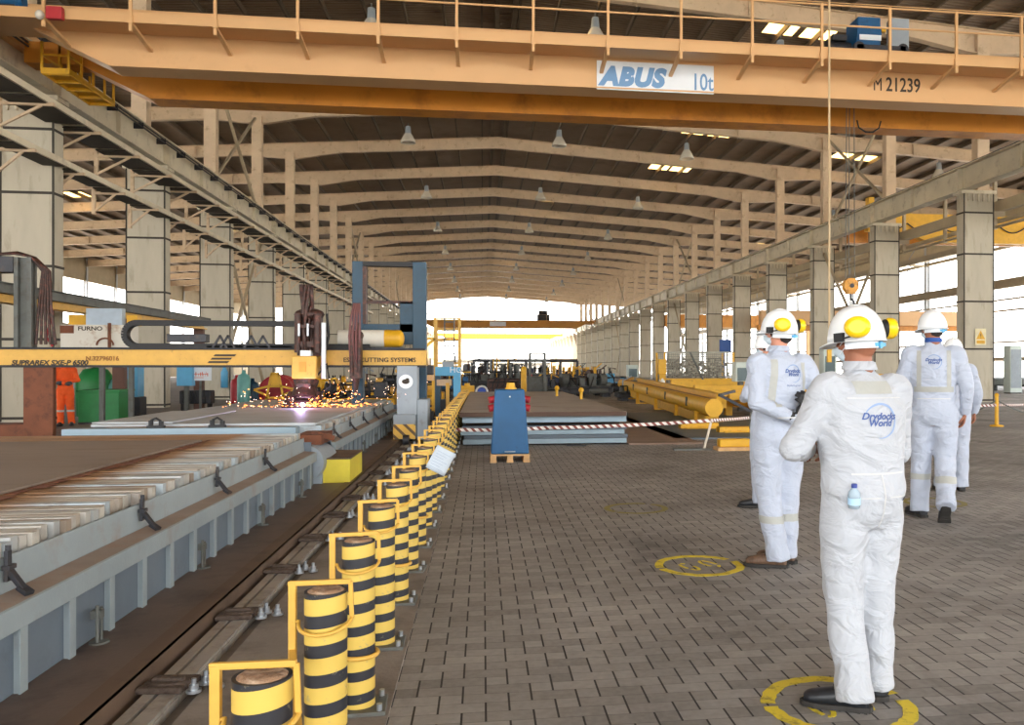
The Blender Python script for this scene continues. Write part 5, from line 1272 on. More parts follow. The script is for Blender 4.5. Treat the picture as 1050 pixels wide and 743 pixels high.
# ================================================================ right-centre: lifting beam, frames, cage
N = lambda *a: Vector(a)
a = PT(732, 418, 20.0); bq = PT(638, 393, 39.5)
lb = thing('lifting_beam', 'long yellow tubular lifting beam with round end cap lying on legs', 'beam', (a.x, 20, 0))
d = (bq-a); O = Vector((a.x, 20, 0)); A0 = a-O; B0 = bq-O; side = Vector((-d.y, d.x, 0)).normalized()*-1   # to the right
MB().cone(A0, B0, .215, n=28).build('main_tube', YEL, lb)
MB().cone(A0-d.normalized()*.03, A0, .22, n=32).build('end_cap', YEL, lb)
m = MB().bar(A0+Vector((-.02, .1, .217)), B0+Vector((-.02, -.1, .217)), .10, .012); m.build('worn_track', mat('worn_brown_track', 'a0764c', .6), lb)
up = A0-side*-.28+Vector((0, .6, .16)); dn = B0-side*-.28+Vector((0, -.2, .16))
m = MB().bar(A0+side*.33+N(0, .5, .14), B0+side*.33+N(0, -.2, .14), .26, .36); m.build('box_girder', YEL, lb, .01)
m = MB().bar(A0-side*.02+N(0, .3, -.33), B0-side*.02+N(0, -.3, -.30), .20, .24); m.build('lower_chord', YEL, lb)
for i, t in enumerate((.07, .22, .42, .66, .9)):
    p = A0.lerp(B0, t); m = MB().box(p.x-.22, p.x-.08, p.y-.06, p.y+.06, 0, p.z-.15); m.box(p.x-.22, p.x+.55, p.y-.09, p.y+.09, .0, .05); m.box(p.x+.3, p.x+.42, p.y-.06, p.y+.06, 0, p.z); m.build('leg', YEL, lb)
for t in (.12, .3, .5, .7): p = A0.lerp(B0, t); MB().box(p.x-.23, p.x-.20, p.y, p.y+.12, p.z-.08, p.z+.16).build('lug', DARK, lb)
m = MB().bar(A0+side*.2+N(0, .2, .30), A0+side*1.0+N(0, .1, -.12), .07).bar(A0+side*.2+N(0, .25, .30), A0+side*.75+N(0, .8, .38), .06); m.build('lifting_bracket', DARK, lb)
# second yellow frame to the right
f2 = thing('load_frame', 'yellow steel load frame of several beams right of the lifting beam', 'frame', (8.3, 22.5, 0))
for j, (y, z, x0, x1, t) in enumerate(((-1.6, .42, -1.1, 3.0, .24), (-.6, .55, -1.3, 3.0, .16), (.8, .62, -1.4, 3.2, .2), (2.2, .66, -1.6, 3.2, .18), (4.0, .75, -1.6, 3.4, .22), (6.5, .85, -1.8, 3.6, .3))):
    MB().box(x0, x1, y-.1, y+.1, z-t/2, z+t/2).build('cross_beam', YEL, f2, .006)
for x in (-1.0, 2.6): MB().box(x-.08, x+.08, -1.5, 6.6, .30, .46).build('long_beam', YEL, f2)
for x in (-1.0, 2.6):
    for y in (-1.4, 2.2, 6.4): MB().box(x-.1, x+.1, y-.1, y+.1, 0, .31).build('leg', YEL, f2)
for i in range(7): MB().box(-.9+i*.5, -.7+i*.5, -.9, 5.8, .50, .53).build('slat', RUST, f2)
# plates on the floor
fp = [((600, 436), (640, 457), (700, 455), (655, 425), 'brown plate flat on the paving right of the plate stack', EDGER), ((650, 424), (700, 455), (755, 454), (700, 424), 'grey-brown floor plate beside the tape post', PLATEB)]
def floorplate(x0, x1, y0, y1, z0, m_, label, sk=0):
    o = MB().add([(x0, y0, z0), (x1, y0, z0), (x1+sk, y1, z0), (x0+sk, y1, z0), (x0, y0, z0+.03), (x1, y0, z0+.03), (x1+sk, y1, z0+.03), (x0+sk, y1, z0+.03)], [(3, 2, 1, 0), (4, 5, 6, 7), (0, 1, 5, 4), (1, 2, 6, 5), (2, 3, 7, 6), (3, 0, 4, 7)]).build('floor_plate', m_); return tag(o, label, 'plate')
q = GR(645, 456); floorplate(q.x, q.x+1.4, q.y, 24, 0, PLATEB, 'brown plate flat on the paving just right of the plate stack')
q2 = GR(690, 452); floorplate(q2.x+.1, q2.x+3.4, q2.y+.3, 26, .0, EDGED, 'dark plate flat on the paving under the yellow lifting beam')
# small yellow spreader pieces near the post
for i, (px, py, w, lb_) in enumerate(((700, 440, .9, 'short yellow spreader bar lying on the dark floor plate'), (740, 444, .8, 'second short yellow bar on the dark floor plate, right of the first'))):
    p = GR(px, py, .03); o = MB().box(0, w, -.12, .12, .03, .15).box(.1, w-.1, -.2, .2, .03, .06).build('yellow_bar', YEL, None, .01); o.location = (p.x, p.y+.3, .0); tag(o, lb_, 'bar')
sk = thing('lifting_shackle_set', 'yellow lifting yoke with chain lying behind the tape near the post', 'yoke', tuple(GR(768, 461)))
MB().box(-.55, .0, -.1, .1, .06, .2).build('bar', YEL, sk, .02); MB().box(.15, .6, -.1, .1, .06, .2).build('bar', YEL, sk, .02); MB().box(-.6, .65, -.16, .16, 0, .06).build('wooden_skid', WOODP, sk)
m = MB()
for i in range(7): m.tube([(.06+.035*math.cos(t), .03*(i % 2), .17+.075*i+.05*math.sin(t)) for t in [2*PI*k/10 for k in range(10)]], .012, 6, closed=True)
m.build('chain', GREYD, sk)
# wire cage with scrap
cg = thing('wire_cage', 'yellow-edged wire cage full of scrap behind the lifting beam', 'cage', (PXX(717, 34), 34, 0)); w2 = 1.45; z0, z1 = .35, 2.05
m = MB()
for x in (-w2, w2):
    for y in (0, 1.6): MB().box(x-.04, x+.04, y-.04, y+.04, 0, z1).build('corner_post', YEL, cg)
for z in (z0, .95, z1):
    MB().box(-w2, w2, -.03, .03, z-.03, z+.03).build('rail', FENCEM if z > 1 else YEL, cg)
    MB().box(-w2, w2, 1.57, 1.63, z-.03, z+.03).build('rail', FENCEM, cg)
for yy in (0, 1.6):
    m = MB()
    for i in range(33): x = -w2+2*w2*i/32; m.box(x-.008, x+.008, yy-.006, yy+.006, z0, z1)
    for i in range(20): z = z0+(z1-z0)*i/19; m.box(-w2, w2, yy-.006, yy+.006, z-.008, z+.008)
    m.build('wire_mesh', FENCEM, cg)
MB().bar((-.4, -.05, z1), (.3, -.05, .6), .06).build('diagonal', GREYD, cg)
rs = random.Random(4); SC = mat('scrap_metal_mix', '8a8272', .6, .3, .35, 9, ('4c443a', 7, .45, .7))
m = MB()
for i in range(420):
    x, y, z = rs.uniform(-1.3, 1.3), rs.uniform(.1, 1.5), rs.uniform(.4, 1.75); dd = Vector((rs.uniform(-1, 1), rs.uniform(-1, 1), rs.uniform(-1, 1))).normalized()*rs.uniform(.08, .25); m.bar((x, y, z), (x+dd.x, y+dd.y, z+dd.z), rs.uniform(.02, .10), rs.uniform(.02, .06))
m.box(-1.3, 1.3, .05, 1.55, .35, .9)
sc_ = m.build('scrap_pile', SC, None); sc_.location = cg.location; tag(sc_, 'tangled metal scrap filling the wire cage', 'scrap'); sc_['kind'] = 'stuff'
yp = thing('yellow_pedestal', 'yellow control pedestal standing left of the wire cage', 'pedestal', (PXX(676, 33)+.1, 33, 0))
MB().box(-.09, .09, -.09, .09, 0, 1.2).build('column', YEL, yp); MB().box(-.16, .16, -.14, .14, 1.15, 1.75).build('head_box', YEL, yp, .02); MB().cone((0, 0, .75), (.02, 0, 1.15), .16, .05, 16).build('white_funnel', WHITE, yp); MB().box(-.2, .5, -.2, .2, 0, .5).build('base_box', YEL, yp, .02)
# control cabinets of pale grey-green
PG = mat('pale_green_cabinet', 'c4d0c8', .5, 0, .05, 3)
for i, (px0, px1, py0, py1, Y, lb_) in enumerate(((643, 654, 374, 387, 44, 'small pale control cabinet at the far columns behind the plate stack'), (753, 767, 371, 391, 27, 'pale grey-green control cabinet just left of the brown-booted man'), (843, 856, 357, 384, 31, 'pale control screen between the nearest man and the second column'))):
    A_, B_ = PT(px0, py0, Y), PT(px1, py1, Y); r = thing('control_box', lb_, 'cabinet', ((A_.x+B_.x)/2, Y, 0)); w = (B_.x-A_.x)/2
    MB().box(-w, w, -.15, .3, B_.z, A_.z).build('box', PG, r, .015); MB().box(-w*.75, w*.75, -.17, -.15, B_.z+.1*w, A_.z-(A_.z-B_.z)*.3).build('screen', mat('screen_dark_teal', '41585c', .3), r); MB().box(-.08, .08, 0, .15, 0, B_.z).build('stand', GREYD, r)
# blue hanging panel behind column, small
A_, B_ = PT(738, 348, 58), PT(750, 361, 58); tag(MB().box(A_.x, B_.x, 58, 58.1, B_.z, A_.z).box(A_.x+.3, A_.x+.4, 58, 58.1, 0, B_.z).build('blue_board', mat('board_blue', '2f58a0', .5)), 'blue board seen between far right-hand columns', 'board')
# dark benches in the right aisle
for i, (px, py, Y, w, h, m_, lb_, n_) in enumerate(((700, 395, 36, 3.5, 1.0, DARK, 'dark workbench behind the wire cage', 'workbench'), (905, 392, 34, 1.5, 1.15, YEL, 'yellow machine guard between the nearest man and walking man', 'machine_guard'), (885, 395, 40, 1.8, 1.3, DARK, 'dark machine under the second right-hand column', 'floor_machine'))):
    x = PXX(px, Y); r = thing(n_, lb_, 'machine', (x, Y, 0)); MB().box(-w/2, w/2, -.4, .4, h*.62, h*.72).build('bed', m_, r, .02)
    for s_ in (-1, 1): MB().box(s_*w*.42-.06, s_*w*.42+.06, -.35, .35, 0, h*.62).build('leg', m_, r)
    MB().box(-w*.3, w*.1, -.2, .3, h*.72, h).build('head', m_, r, .02); MB().cone((w*.2, 0, h*.72), (w*.2, 0, h*.95), .09, n=12).build('spindle', GREYD, r)
# right aisle: stacked profiles, truck outside
r_ = random.Random(8)
for i in range(7):
    y = 44+i*1.2; o = MB().box(0, 14, -.06, .06, 0, .02).box(0, 14, -.012, .012, .02, .30).box(0, 14, -.06, .06, .30, .32).build('steel_profile', GREY if i % 2 else GREYD); o.location = (24.2+r_.uniform(0, .6), y, .45+.0*i); tag(o, 'long steel profile lying crosswise in the right aisle, %s from the camera' % ORD[i], 'profile', 'steel profiles on trestles in the right aisle')
for i, x in enumerate((26, 31, 36)):
    r = thing('trestle', 'steel trestle under the profiles in the right aisle, %s from the columns' % ORD[i], 'trestle', (x, 48, 0)); MB().box(-.1, .1, -4.4, 4, .3, .45).build('top_bar', GREYD, r)
    for y in (-4, 0, 3.6): MB().box(-.08, .08, y-.08, y+.08, 0, .3).build('leg', GREYD, r)
cbn = thing('grey_cabinet', 'pale grey upright cabinet beside the right edge column', 'cabinet', (PXX(1027, 44), 43, 0)); MB().box(-.35, .35, -.3, .3, .05, 2.6).build('body', PG, cbn, .02); MB().box(-.3, .3, -.32, -.30, .3, 2.4).build('door', GREY, cbn); MB().box(-.33, .33, -.28, .28, 0, .05).build('plinth', DARK, cbn)
pk = thing('pickup_truck', 'white pickup truck parked outside beyond the right aisle', 'truck', (48, 56, -.06), RAD(90))
prof = [(-2.5, .45), (-2.45, 1.0), (-1.5, 1.12), (-.9, 1.72), (.7, 1.72), (.85, 1.12), (2.5, 1.08), (2.5, .45)]
m = MB().prism(prof, -.85, .85); m.build('body', WHITE, pk, .06)
m = MB().prism([(-1.35, 1.15), (-.88, 1.62), (.6, 1.62), (.7, 1.15)], -.87, .87); m.build('windows', DARK, pk)
for x in (-1.6, 1.6):
    for y in (-.8, .8): MB().cone((x, y-.1, .38), (x, y+.1, .38), .38, n=24).build('wheel', BLACK, pk)
# yellow warning sign on the column and extinguisher
cY = 32.7
z = PT(1000, 345, cY).z; wsn = thing('warning_sign', 'yellow triangle warning sign on the near right-hand column', 'sign', (PXX(1001, cY), cY-.31, z))
MB().box(-.24, .24, -.01, 0, -.35, .32).build('sign_plate', mat('sign_cream', 'ddd2a8', .5), wsn); MB().prism([(-.2, -.12), (.2, -.12), (0, .24)], -.016, -.01).build('triangle', YEL, wsn); MB().box(-.015, .015, -.02, -.016, -.0, .12).box(-.015, .015, -.02, -.016, -.07, -.04).build('mark', INK, wsn); MB().box(-.18, .18, -.016, -.01, -.3, -.16).build('text_strip', YEL, wsn)
# ================================================================ centre: access tower, blue machine, far clutter
Y = 27.0; x0, x1 = PXX(446, Y), PXX(471, Y); tw = thing('access_tower', 'yellow access ladder tower with railed platform behind the gantry', 'tower', ((x0+x1)/2, Y, 0)); w = (x1-x0)/2; zt = PT(0, 322, Y).z; zp = PT(0, 345, Y).z; zl = PT(0, 371, Y).z
for x in (-w, w):
    for y in (0, .9): MB().box(x-.04, x+.04, y-.04, y+.04, 0, zt).build('post', YELP, tw)
for z in (zp, zl): MB().box(-w, w, 0, .9, z-.05, z).build('platform', YELP, tw)
m = MB()
for z in (zt, (zt+zp)/2): m.box(-w, w, -.02, .02, z-.04, z).box(-w, w, .88, .92, z-.04, z).box(w-.02, w+.02, 0, .9, z-.04, z)
m.build('guard_rails', YELP, tw)
m = MB(); m.box(-.1, -.06, -.03, .03, zl, zt).box(.2, .24, -.03, .03, zl, zt)
for i in range(8): m.box(-.1, .24, -.02, .02, zl+.25*i, zl+.25*i+.03)
m.build('ladder', GREYD, tw); MB().bar((-w-1.2, 0, zl-.3), (-w, 0, zp), .08).bar((-w-1.2, 0, zp), (-w, 0, zp), .06).build('side_brace', YEL, tw)
Y = 25.0; x0, x1 = PXX(446, Y), PXX(472, Y); bmn = thing('blue_machine', 'bright blue machine with white letters behind the bollard row end', 'machine', ((x0+x1)/2-.0, Y, 0)); w = (x1-x0)/2
z1, z0 = PT(0, 376, Y).z, PT(0, 386, Y).z
MB().box(-w, w, 0, .7, z0, z1).build('header_box', LBLUE, bmn, .02); text('HG', SIGNW, bmn, (w*.15, -.006, z0+.1), (PI/2, 0, 0), .24, name='white_lettering')
MB().box(-w+.05, w-.25, -.05, .5, z0-.28, z0-.10).build('cream_panel', CREAM, bmn); MB().box(w-.2, w, 0, .6, 0, z0).build('side_post', LBLUE, bmn); MB().box(-w, -w+.15, 0, .6, 0, z0).build('side_post', DBLUE, bmn); MB().box(-.05, .05, -.1, 0, 0, z0-.2).build('yellow_stand', YELP, bmn); MB().box(-w+.15, w-.2, .1, .5, 0, .5).build('base', DARK, bmn); MB().box(-w+.2, w-.2, .1, .5, z1, z1+.15).build('top_tray', GREY, bmn)
Y = 22.5; x0, x1 = PXX(429, Y), PXX(444, Y); yc_ = thing('yellow_crate_frame', 'yellow-orange railed frame with dark box behind the gantry leg', 'frame', ((x0+x1)/2, Y, 0)); w = (x1-x0)/2
MB().box(-w, w, 0, .5, PT(0, 384, Y).z, PT(0, 374, Y).z).build('dark_box', DARK, yc_, .01); MB().box(-w, w, 0, .4, PT(0, 391, Y).z, PT(0, 385, Y).z).build('orange_header', CRANEY, yc_)
for x in (-w, 0, w): MB().box(x-.03, x+.03, 0, .06, .3, PT(0, 391, Y).z).build('upright', YEL, yc_)
for z in (.35, .6): MB().box(-w, w, .02, .08, z, z+.05).build('rail', YEL, yc_)
MB().box(-w, w, 0, .4, 0, .3).build('base', DARK, yc_)
o = MB().box(-.25, .25, -.2, .2, 0, .5).box(-.2, .2, -.22, -.2, .1, .4).cone((0, 0, .5), (0, 0, .58), .1, n=12).build('yellow_container', YEL, None, .03); o.location = (PXX(479, 30), 30, .3); tag(o, 'small yellow container at the left rear corner of the plate stack', 'container'); q = MB().box(-.3, .3, -.25, .25, -.3, 0).build('stand', DARK, o)
o = thing('blue_hose_reel', 'blue and white hose reel left of the tapered cabinet in the background', 'reel', (PXX(494, 31), 31, .55)); MB().cone((0, -.1, 0), (0, .1, 0), .15, n=20).build('drum', mat('reel_blue', '2a4fb0', .5), o); MB().tube([(.2*math.cos(t), 0, .2*math.sin(t)) for t in [2*PI*k/20 for k in range(20)]], .035, 8, closed=True).build('hose', WHITE, o); MB().bar((-.2, 0, 0), (-.3, 0, -.55), .05).bar((.2, 0, 0), (.3, 0, -.55), .05).build('stand', DARK, o)
# pipe bridge across the far hall floor
Y = 46.0; pr = thing('pipe_rack', 'long dark pipe rack crossing the hall floor beyond the plate stack', 'rack', (0, Y, 0)); xa, xb = PXX(486, Y), PXX(592, Y)
MB().tube([(xa, 0, PT(0, 369, Y).z), (xb, 0, PT(0, 369, Y).z)], .09, 10).build('top_pipe', DARK, pr); MB().box(xa, xb, -.05, .05, .9, 1.05).build('lower_beam', DARK, pr)
for i in range(7): x = xa+(xb-xa)*i/6; MB().box(x-.07, x+.07, -.07, .07, 0, PT(0, 369, Y).z).build('post', DARK, pr)
m = MB()
for i in range(9): x = xa+.3+i*.28; m.tube([(x+.28*math.cos(t), .1, 1.15+.45*math.sin(t)) for t in [2*PI*k/16 for k in range(16)]], .035, 6, closed=True)
m.build('hanging_hoses', DARK, pr)
rs = random.Random(21); kinds = []
CB = [DARK, DARK, GREYD, BROWND, mat('navy_block', '2b3350', .6), mat('pale_machine', '9aa09a', .5), RUST, LBLUE, DARK]
def floor_machine(px, Y, w, h, m1, m2, lb_, nm='floor_machine', wheels=False):
    r = thing(nm, lb_, 'machine', (PXX(px, Y), Y, 0)); rr = random.Random(int(px*7+Y))
    bz = h*rr.uniform(.35, .55)
    MB().box(-w/2, w/2, -.5, .5, .15, bz).build('base', m1, r, .04)
    q = MB(); x = -w*.46
    while x < w*.42:
        ww = rr.uniform(.18, .5); hh = bz+(h-bz)*rr.uniform(.25, 1.0); k = rr.random()
        if k < .35: q.cone((x+ww/2, rr.uniform(-.3, .2), bz), (x+ww/2, 0, hh), ww*.4, ww*.3, 14)
        elif k < .7: q.box(x, x+ww*.8, rr.uniform(-.45, -.2), rr.uniform(.1, .4), bz, hh)
        else: q.cone((x, -.2, (bz+hh)/2), (x+ww, -.1, (bz+hh)/2), max(.08, (hh-bz)*.45), n=14)
        x += ww*rr.uniform(.9, 1.5)
    q.box(-w*.46, w*.46, -.42, .3, bz, bz+.04)
    q.build('upper_works', m2, r, .02)
    MB().cone((w*.05, -.52, bz*.6), (w*.4, -.52, bz*.6), bz*.25, n=16).build('roller', rr.choice([GREYD, m1, BROWND]), r)
    for s_ in (-1, 1): MB().box(s_*w*.38-w*.07, s_*w*.38+w*.07, -.45, .45, 0, .15).build('foot', DARK, r)
    m = MB()
    for k in range(5):
        x = rr.uniform(-w*.45, w*.4); m.tube([(x, -.3, h*rr.uniform(.6, 1.05)), (x+rr.uniform(-.2, .3), -.58, h*.7), (x+rr.uniform(-.3, .3), -.56, bz*.8), (x+rr.uniform(-.4, .4), -.54, .25)], .028, 6)
    m.tube([(-w*.45, -.3, h*.7), (w*.45, -.3, h*.7)], .03, 6); m.tube([(-w*.45, -.56, bz*.8), (w*.45, -.56, bz*.8)], .03, 6)
    m.build('hoses', BLACK, r)
    m = MB()
    for k in range(3):
        x = rr.uniform(-w*.42, w*.42); m.tube([(x, 0, bz), (x, 0, h*rr.uniform(.95, 1.25)), (x+rr.uniform(.2, .5), 0, h*rr.uniform(.95, 1.25))], .035, 6)
    m.build('pipework', rr.choice([GREYD, GREY, YEL, BROWND]), r)
    return r
spec = [(500, 44, 2.4, 1.5, DARK, GREYD, 'dark machine at the left end of the pipe rack'), (516, 43, 1.6, 1.7, BROWND, GREYD, 'brown and grey machine behind the tapered cabinet'), (533, 43.5, 1.4, 1.3, DARK, RED, 'dark machine with red housing behind the tapered cabinet'), (572, 42, 2.8, .9, GREYD, DARK, 'low dark machine right of the tapered cabinet'), (600, 41, 2.6, 1.3, DARK, GREYD, 'dark machine at the right end of the pipe rack'), (585, 60, 4, 1.6, CB[4], YEL, 'navy and yellow equipment farther down the hall'), (560, 62, 5, 1.4, CB[4], CB[4], 'navy block of equipment beyond the pipe rack'), (520, 66, 7, 1.9, DARK, DARK, 'large dark equipment beyond the pipe rack on the left'), (610, 55, 2.2, 1.4, DARK, BROWND, 'dark machine by the far right-hand columns'), (625, 43, 1.8, 1.3, DARK, LBLUE, 'dark and light blue machine left of the small pale cabinet'), (660, 36, 2.4, .9, DARK, GREYD, 'dark machine behind the left end of the lifting beam'), (395, 30, 4, 1.2, YEL, YELP, 'yellow machine bed seen under the gantry beam'), (355, 27, 3, 1.0, YEL, DARK, 'yellow and dark machine behind the second torch'), (460, 36, 2.0, 1.2, DARK, BLUE, 'dark machine behind the bright blue machine'), (418, 33, 2.2, 1.6, DARK, DARK, 'dark machine behind the gantry leg'), (330, 33, 4, 1.2, YELP, YEL, 'pale yellow machine behind the cutting table'), (480, 52, 4, 1.7, DARK, BROWND, 'brown machine in the distance left of the pipe rack')]
for s_ in spec: floor_machine(*s_)
Y = 40; fk = thing('forklift_mast', 'grey lift mast with forks standing right of the tapered cabinet', 'forklift', (PXX(551, Y), Y, 0))
for x in (-.35, .35): MB().box(x-.06, x+.06, -.05, .1, 0, 2.1).build('mast_rail', GREYD, fk)
m = MB()
for z in (.4, 1.1, 1.7, 2.05): m.box(-.35, .35, 0, .06, z, z+.08)
m.build('crossbars', GREYD, fk); MB().box(-.5, .5, .2, 1.6, .2, 1.0).build('truck_body', GREYD, fk, .08); MB().box(-.3, -.18, -1, 0, .05, .1).box(.18, .3, -1, 0, .05, .1).build('forks', DARK, fk)
for x in (-.45, .45): MB().cone((x-.08, .5, .25), (x+.08, .5, .25), .25, n=16).build('wheel', BLACK, fk)
o = MB().cone((0, 0, 0), (0, 0, 1.35), .13, n=16).ball((0, 0, 1.35), .13, n=12).build('yellow_bollard', YEL); o.location = (PXX(537, 38), 38, 0); tag(o, 'plain yellow post standing behind the tapered cabinet', 'bollard')
# long dark bank beyond (low structures outside)
DK = mat('far_shed_wall', '6d675f', .8, 0, .15, .2); GRN = mat('tree_leaves', '56663a', .9, 0, .4, 3)
for i, (x, y, w, h) in enumerate(((-20, 256, 34, 3.4), (12, 262, 26, 2.6), (42, 250, 24, 3.4), (-60, 260, 40, 5))):
    r = thing('yard_shed', 'low grey shed out in the yard beyond the hall opening, %s' % ('behind the access tower', 'behind the pipe rack', 'beyond the right-hand columns', 'far off to the left')[i], 'shed', (x, y, -.06)); MB().box(-w/2, w/2, 0, 8, 0, h).build('walls', DK, r); MB().box(-w/2-.4, w/2+.4, -.4, 8.4, h, h+.3).build('roof', GREYD, r)
for i in range(5): q = MB().box(-.15, .15, -.15, .15, 0, 16); 
for i, px in enumerate((459, 567)):
    Y = 230; m = MB().tube([(0, 0, 0), (0, 0, 13-i*1.5)], .14, 6)
    for z in (7, 9, 11): m.box(-1.6, 1.6, -.06, .06, z-i, z-i+.15)
    o = m.build('yard_mast', GREYD); o.location = (PXX(px, Y), Y, -.06); tag(o, 'thin mast in the yard seen through the hall opening, %s' % ('left, by the access tower', 'right, above the pipe rack')[i], 'mast')
# trees outside on the right
def tree(x, y, h, sd, lb_):
    r = thing('tree', lb_, 'tree', (x, y, -.06)); rr = random.Random(sd); MB().cone((0, 0, 0), (0, 0, h*.55), .18, .10, 10).build('trunk', BROWND, r)
    mb = MB()
    for i in range(700):
        a, q, z = rr.uniform(0, 2*PI), rr.random()**.5, rr.uniform(-1, 1); R_ = h*.32*math.sqrt(max(0, 1-z*z))*q; p = Vector((R_*math.cos(a), R_*math.sin(a), h*.68+z*h*.30)); s_ = rr.uniform(.12, .3)
        u = Vector((rr.uniform(-1, 1), rr.uniform(-1, 1), rr.uniform(-1, 1))).normalized()*s_; v = u.cross(Vector((rr.uniform(-1, 1), rr.uniform(-1, 1), 1))).normalized()*s_
        mb.add([p-u, p+v*.5, p+u, p-v*.5], [(0, 1, 2, 3)])
    mb.build('foliage', GRN, r)
tree(54, 62, 5.5, 1, 'green tree outside behind the white pickup'); tree(64, 76, 6, 2, 'farther green tree outside the right aisle'); tree(52, 49, 3.2, 5, 'small green bush-like tree outside at the right edge')
# ================================================================ left rear: bins, drums, signs
gb = thing('green_bin', 'large dark green steel bin behind the orange worker', 'bin', (PXX(101, 23.0), 23.0, 0)); w = (PXX(122, 23)-PXX(80, 23))/2
MB().box(-w, w, 0, .9, .05, PT(0, 402, 23).z).build('bin_body', GREEN, gb, .02); MB().box(-w-.03, w+.03, -.03, .93, PT(0, 402, 23).z, PT(0, 402, 23).z+.05).build('rim', GREEN, gb); MB().box(-w, w, 0, .9, 0, .05).build('skid', DARK, gb)
gd = thing('green_hopper', 'rounded green hopper behind the green bin', 'hopper', (PXX(98, 25), 25, 0)); MB().lathe([(.05, 0), (.45, .1), (.5, 1.0), (.42, 1.2), (.3, 1.38), (.0001, 1.45)], n=24).build('hopper_body', GREEN, gd); m = MB().lathe([(.30, 0), (.34, .4), (.3, .95), (.22, 1.1), (.0001, 1.15)], (.62, 0, 0), n=20).build('side_tank', TGREEN, gd)
for i, (px, Y, h, m_, lb_) in enumerate(((250, 27, 1.25, TGREEN, 'teal drum standing left of the red drums'), (243, 27.3, 1.1, RED, 'narrow red cylinder left of the teal drum'), (259, 27.6, 1.0, DBLUE, 'dark blue cylinder between the teal and red drums'))):
    o = MB().lathe([(.0001, 0), (.18, 0), (.19, .05), (.19, h-.15), (.15, h-.05), (.06, h), (.05, h+.1), (.0001, h+.1)], n=20).build('gas_cylinder', m_); o.location = (PXX(px, Y), Y, 0); tag(o, lb_, 'cylinder')
rd = thing('red_drum', 'big red drum lying on its side behind a yellow star-shaped stand', 'drum', (PXX(283, 28), 28, .65)); MB().cone((0, 0, 0), (0, 1, 0), .52, n=28).build('drum_body', RED, rd)
for y in (0, .5, 1): MB().tube([(.52*math.cos(t), y, .52*math.sin(t)) for t in [2*PI*k/24 for k in range(24)]], .02, 6, closed=True).build('hoop', RED, rd)
MB().box(-.4, .4, 0, 1, -.65, -.5).build('cradle', DARK, rd)
ys_ = thing('yellow_stand', 'yellow star-shaped steel stand in front of the red drum', 'stand', (PXX(282, 27.2), 27.2, 0)); m = MB()
for (p, q) in (((-.35, 0, 0), (-.1, 0, 1.25)), ((.35, 0, 0), (.1, 0, 1.25)), ((-.62, 0, .75), (-.18, 0, .55)), ((.62, 0, .75), (.18, 0, .55)), ((-.28, 0, .5), (.28, 0, .5)), ((-.12, 0, 1.25), (.12, 0, 1.25)), ((-.2, 0, .85), (.2, 0, .85)), ((-.62, 0, .75), (-.2, 0, .85)), ((.62, 0, .75), (.2, 0, .85))): m.bar(p, q, .06)
m.build('frame', YEL, ys_); MB().box(-.12, .12, -.03, .03, .86, 1.24).build('yellow_box', YEL, ys_)
lbx = thing('light_blue_cabinet', 'light blue switch cabinet beside the white notice board', 'cabinet', (PXX(190, 26), 26, 0)); MB().box(-.24, .18, 0, .3, PT(0, 396, 26).z, PT(0, 372, 26).z).build('cabinet_body', LBLUE, lbx, .01); MB().box(-.05, .05, .05, .2, 0, PT(0, 396, 26).z).build('stand', GREYD, lbx)
nb = thing('notice_board', 'white notice board with orange-red writing in front of the third left column', 'sign', (PXX(205, 26.2), 26.2, 0)); zc = PT(0, 384, 26.2).z
MB().box(-.32, .32, 0, .03, zc-.18, zc+.22).build('board', SIGNW, nb); m = MB()
for i, (a_, h_) in enumerate(((.3, .12), (-.3, .12), (0, .12), (.2, .08), (0, .11), (-.2, .12), (.3, .12), (0, .09))): m.bar((-.24+.065*i, -.004, zc-.05), (-.24+.065*i+a_*.1, -.004, zc-.05+h_), .022, .006)
m.box(-.25, .22, -.006, 0, zc+.005, zc+.022).box(-.25, .1, -.006, 0, zc-.10, zc-.085).build('red_marks', mat('sign_red_letters', 'd8603a', .5), nb); MB().box(-.03, .03, .03, .08, 0, zc+.2).build('post', GREYD, nb)
m = MB().box(-.45, .45, 0, .4, .35, .75); dk = thing('dark_generator', 'dark generator set below the white notice board', 'generator', (PXX(200, 26.6), 26.6, 0)); m.build('engine_block', DARK, dk, .04); MB().box(-.5, .5, -.05, .45, .0, .14).build('skid', GREY, dk); m = MB()
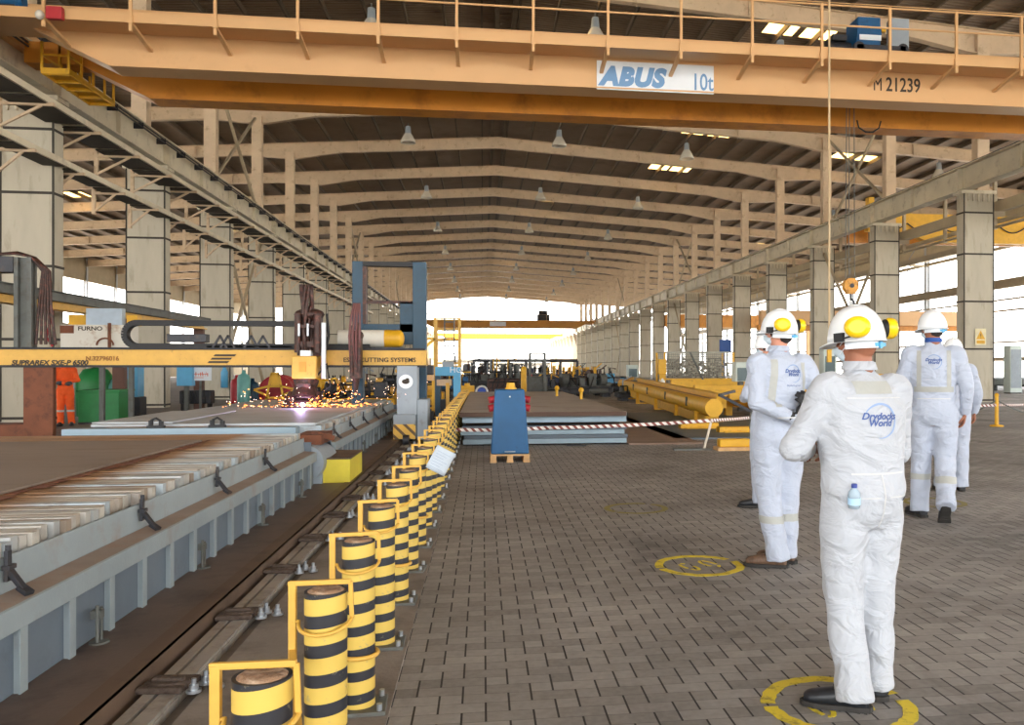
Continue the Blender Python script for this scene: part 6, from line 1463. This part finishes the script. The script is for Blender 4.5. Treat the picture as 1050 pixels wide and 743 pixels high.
for i in range(6): m.tube([(-.35+.12*i, -.02, .72), (-.3+.12*i, -.06, .55), (-.35+.13*i, -.02, .4)], .02, 6)
m.box(-.4, -.34, 0, .3, .14, .36).box(.34, .4, 0, .3, .14, .36); m.build('hoses', BLACK, dk)
ex = thing('gas_bottle', 'small light blue gas bottle fixed to the third left column', 'bottle', (PXX(230, 40.2), 40.22, PT(0, 398, 40.2).z)); MB().lathe([(.0001, 0), (.15, 0), (.15, .7), (.07, .88), (.05, 1.0), (.0001, 1.0)], n=18).build('bottle_body', LBLUE, ex); MB().box(-.05, .05, -.02, .19, .3, .36).build('bracket', GREYD, ex)
lc = thing('pale_blue_cabinet', 'pale blue upright cabinet with dark base left of the second left column', 'cabinet', (PXX(133, 27), 27, 0)); MB().box(-.28, .22, 0, .5, .55, 1.62).build('cabinet_body', LBLUE, lc, .01); MB().box(-.3, .3, -.05, .5, 0, .55).build('dark_base', DARK, lc, .03)
# ================================================================ light
w = bpy.data.worlds.new('sky'); S.world = w; w.use_nodes = True; nt = w.node_tree
bg = nt.nodes['Background']
tc = nd(nt, 'ShaderNodeTexCoord'); sp_ = nd(nt, 'ShaderNodeSeparateXYZ'); nt.links.new(tc.outputs['Generated'], sp_.inputs[0])
cr = nd(nt, 'ShaderNodeValToRGB'); e = cr.color_ramp.elements
e[0].position = 0; e[0].color = (1, .97, .93, 1); e[1].position = .6; e[1].color = (.86, .93, 1, 1)
nt.links.new(sp_.outputs[2], cr.inputs[0]); nt.links.new(cr.outputs[0], bg.inputs[0]); bg.inputs[1].default_value = 3.0
sn = bpy.data.lights.new('sun', 'SUN'); sn.energy = 14; sn.angle = .02; sn.color = (1, .97, .92)
so = bpy.data.objects.new('sun', sn); COL.objects.link(so); so.rotation_euler = Euler((RAD(28), RAD(-18), 0))
S.view_settings.view_transform = 'Standard'; S.view_settings.look = 'None'; S.view_settings.gamma = 1; S.view_settings.exposure = 1.1
S.view_settings.use_curve_mapping = False
S.cycles.max_bounces = 10; S.cycles.diffuse_bounces = 7
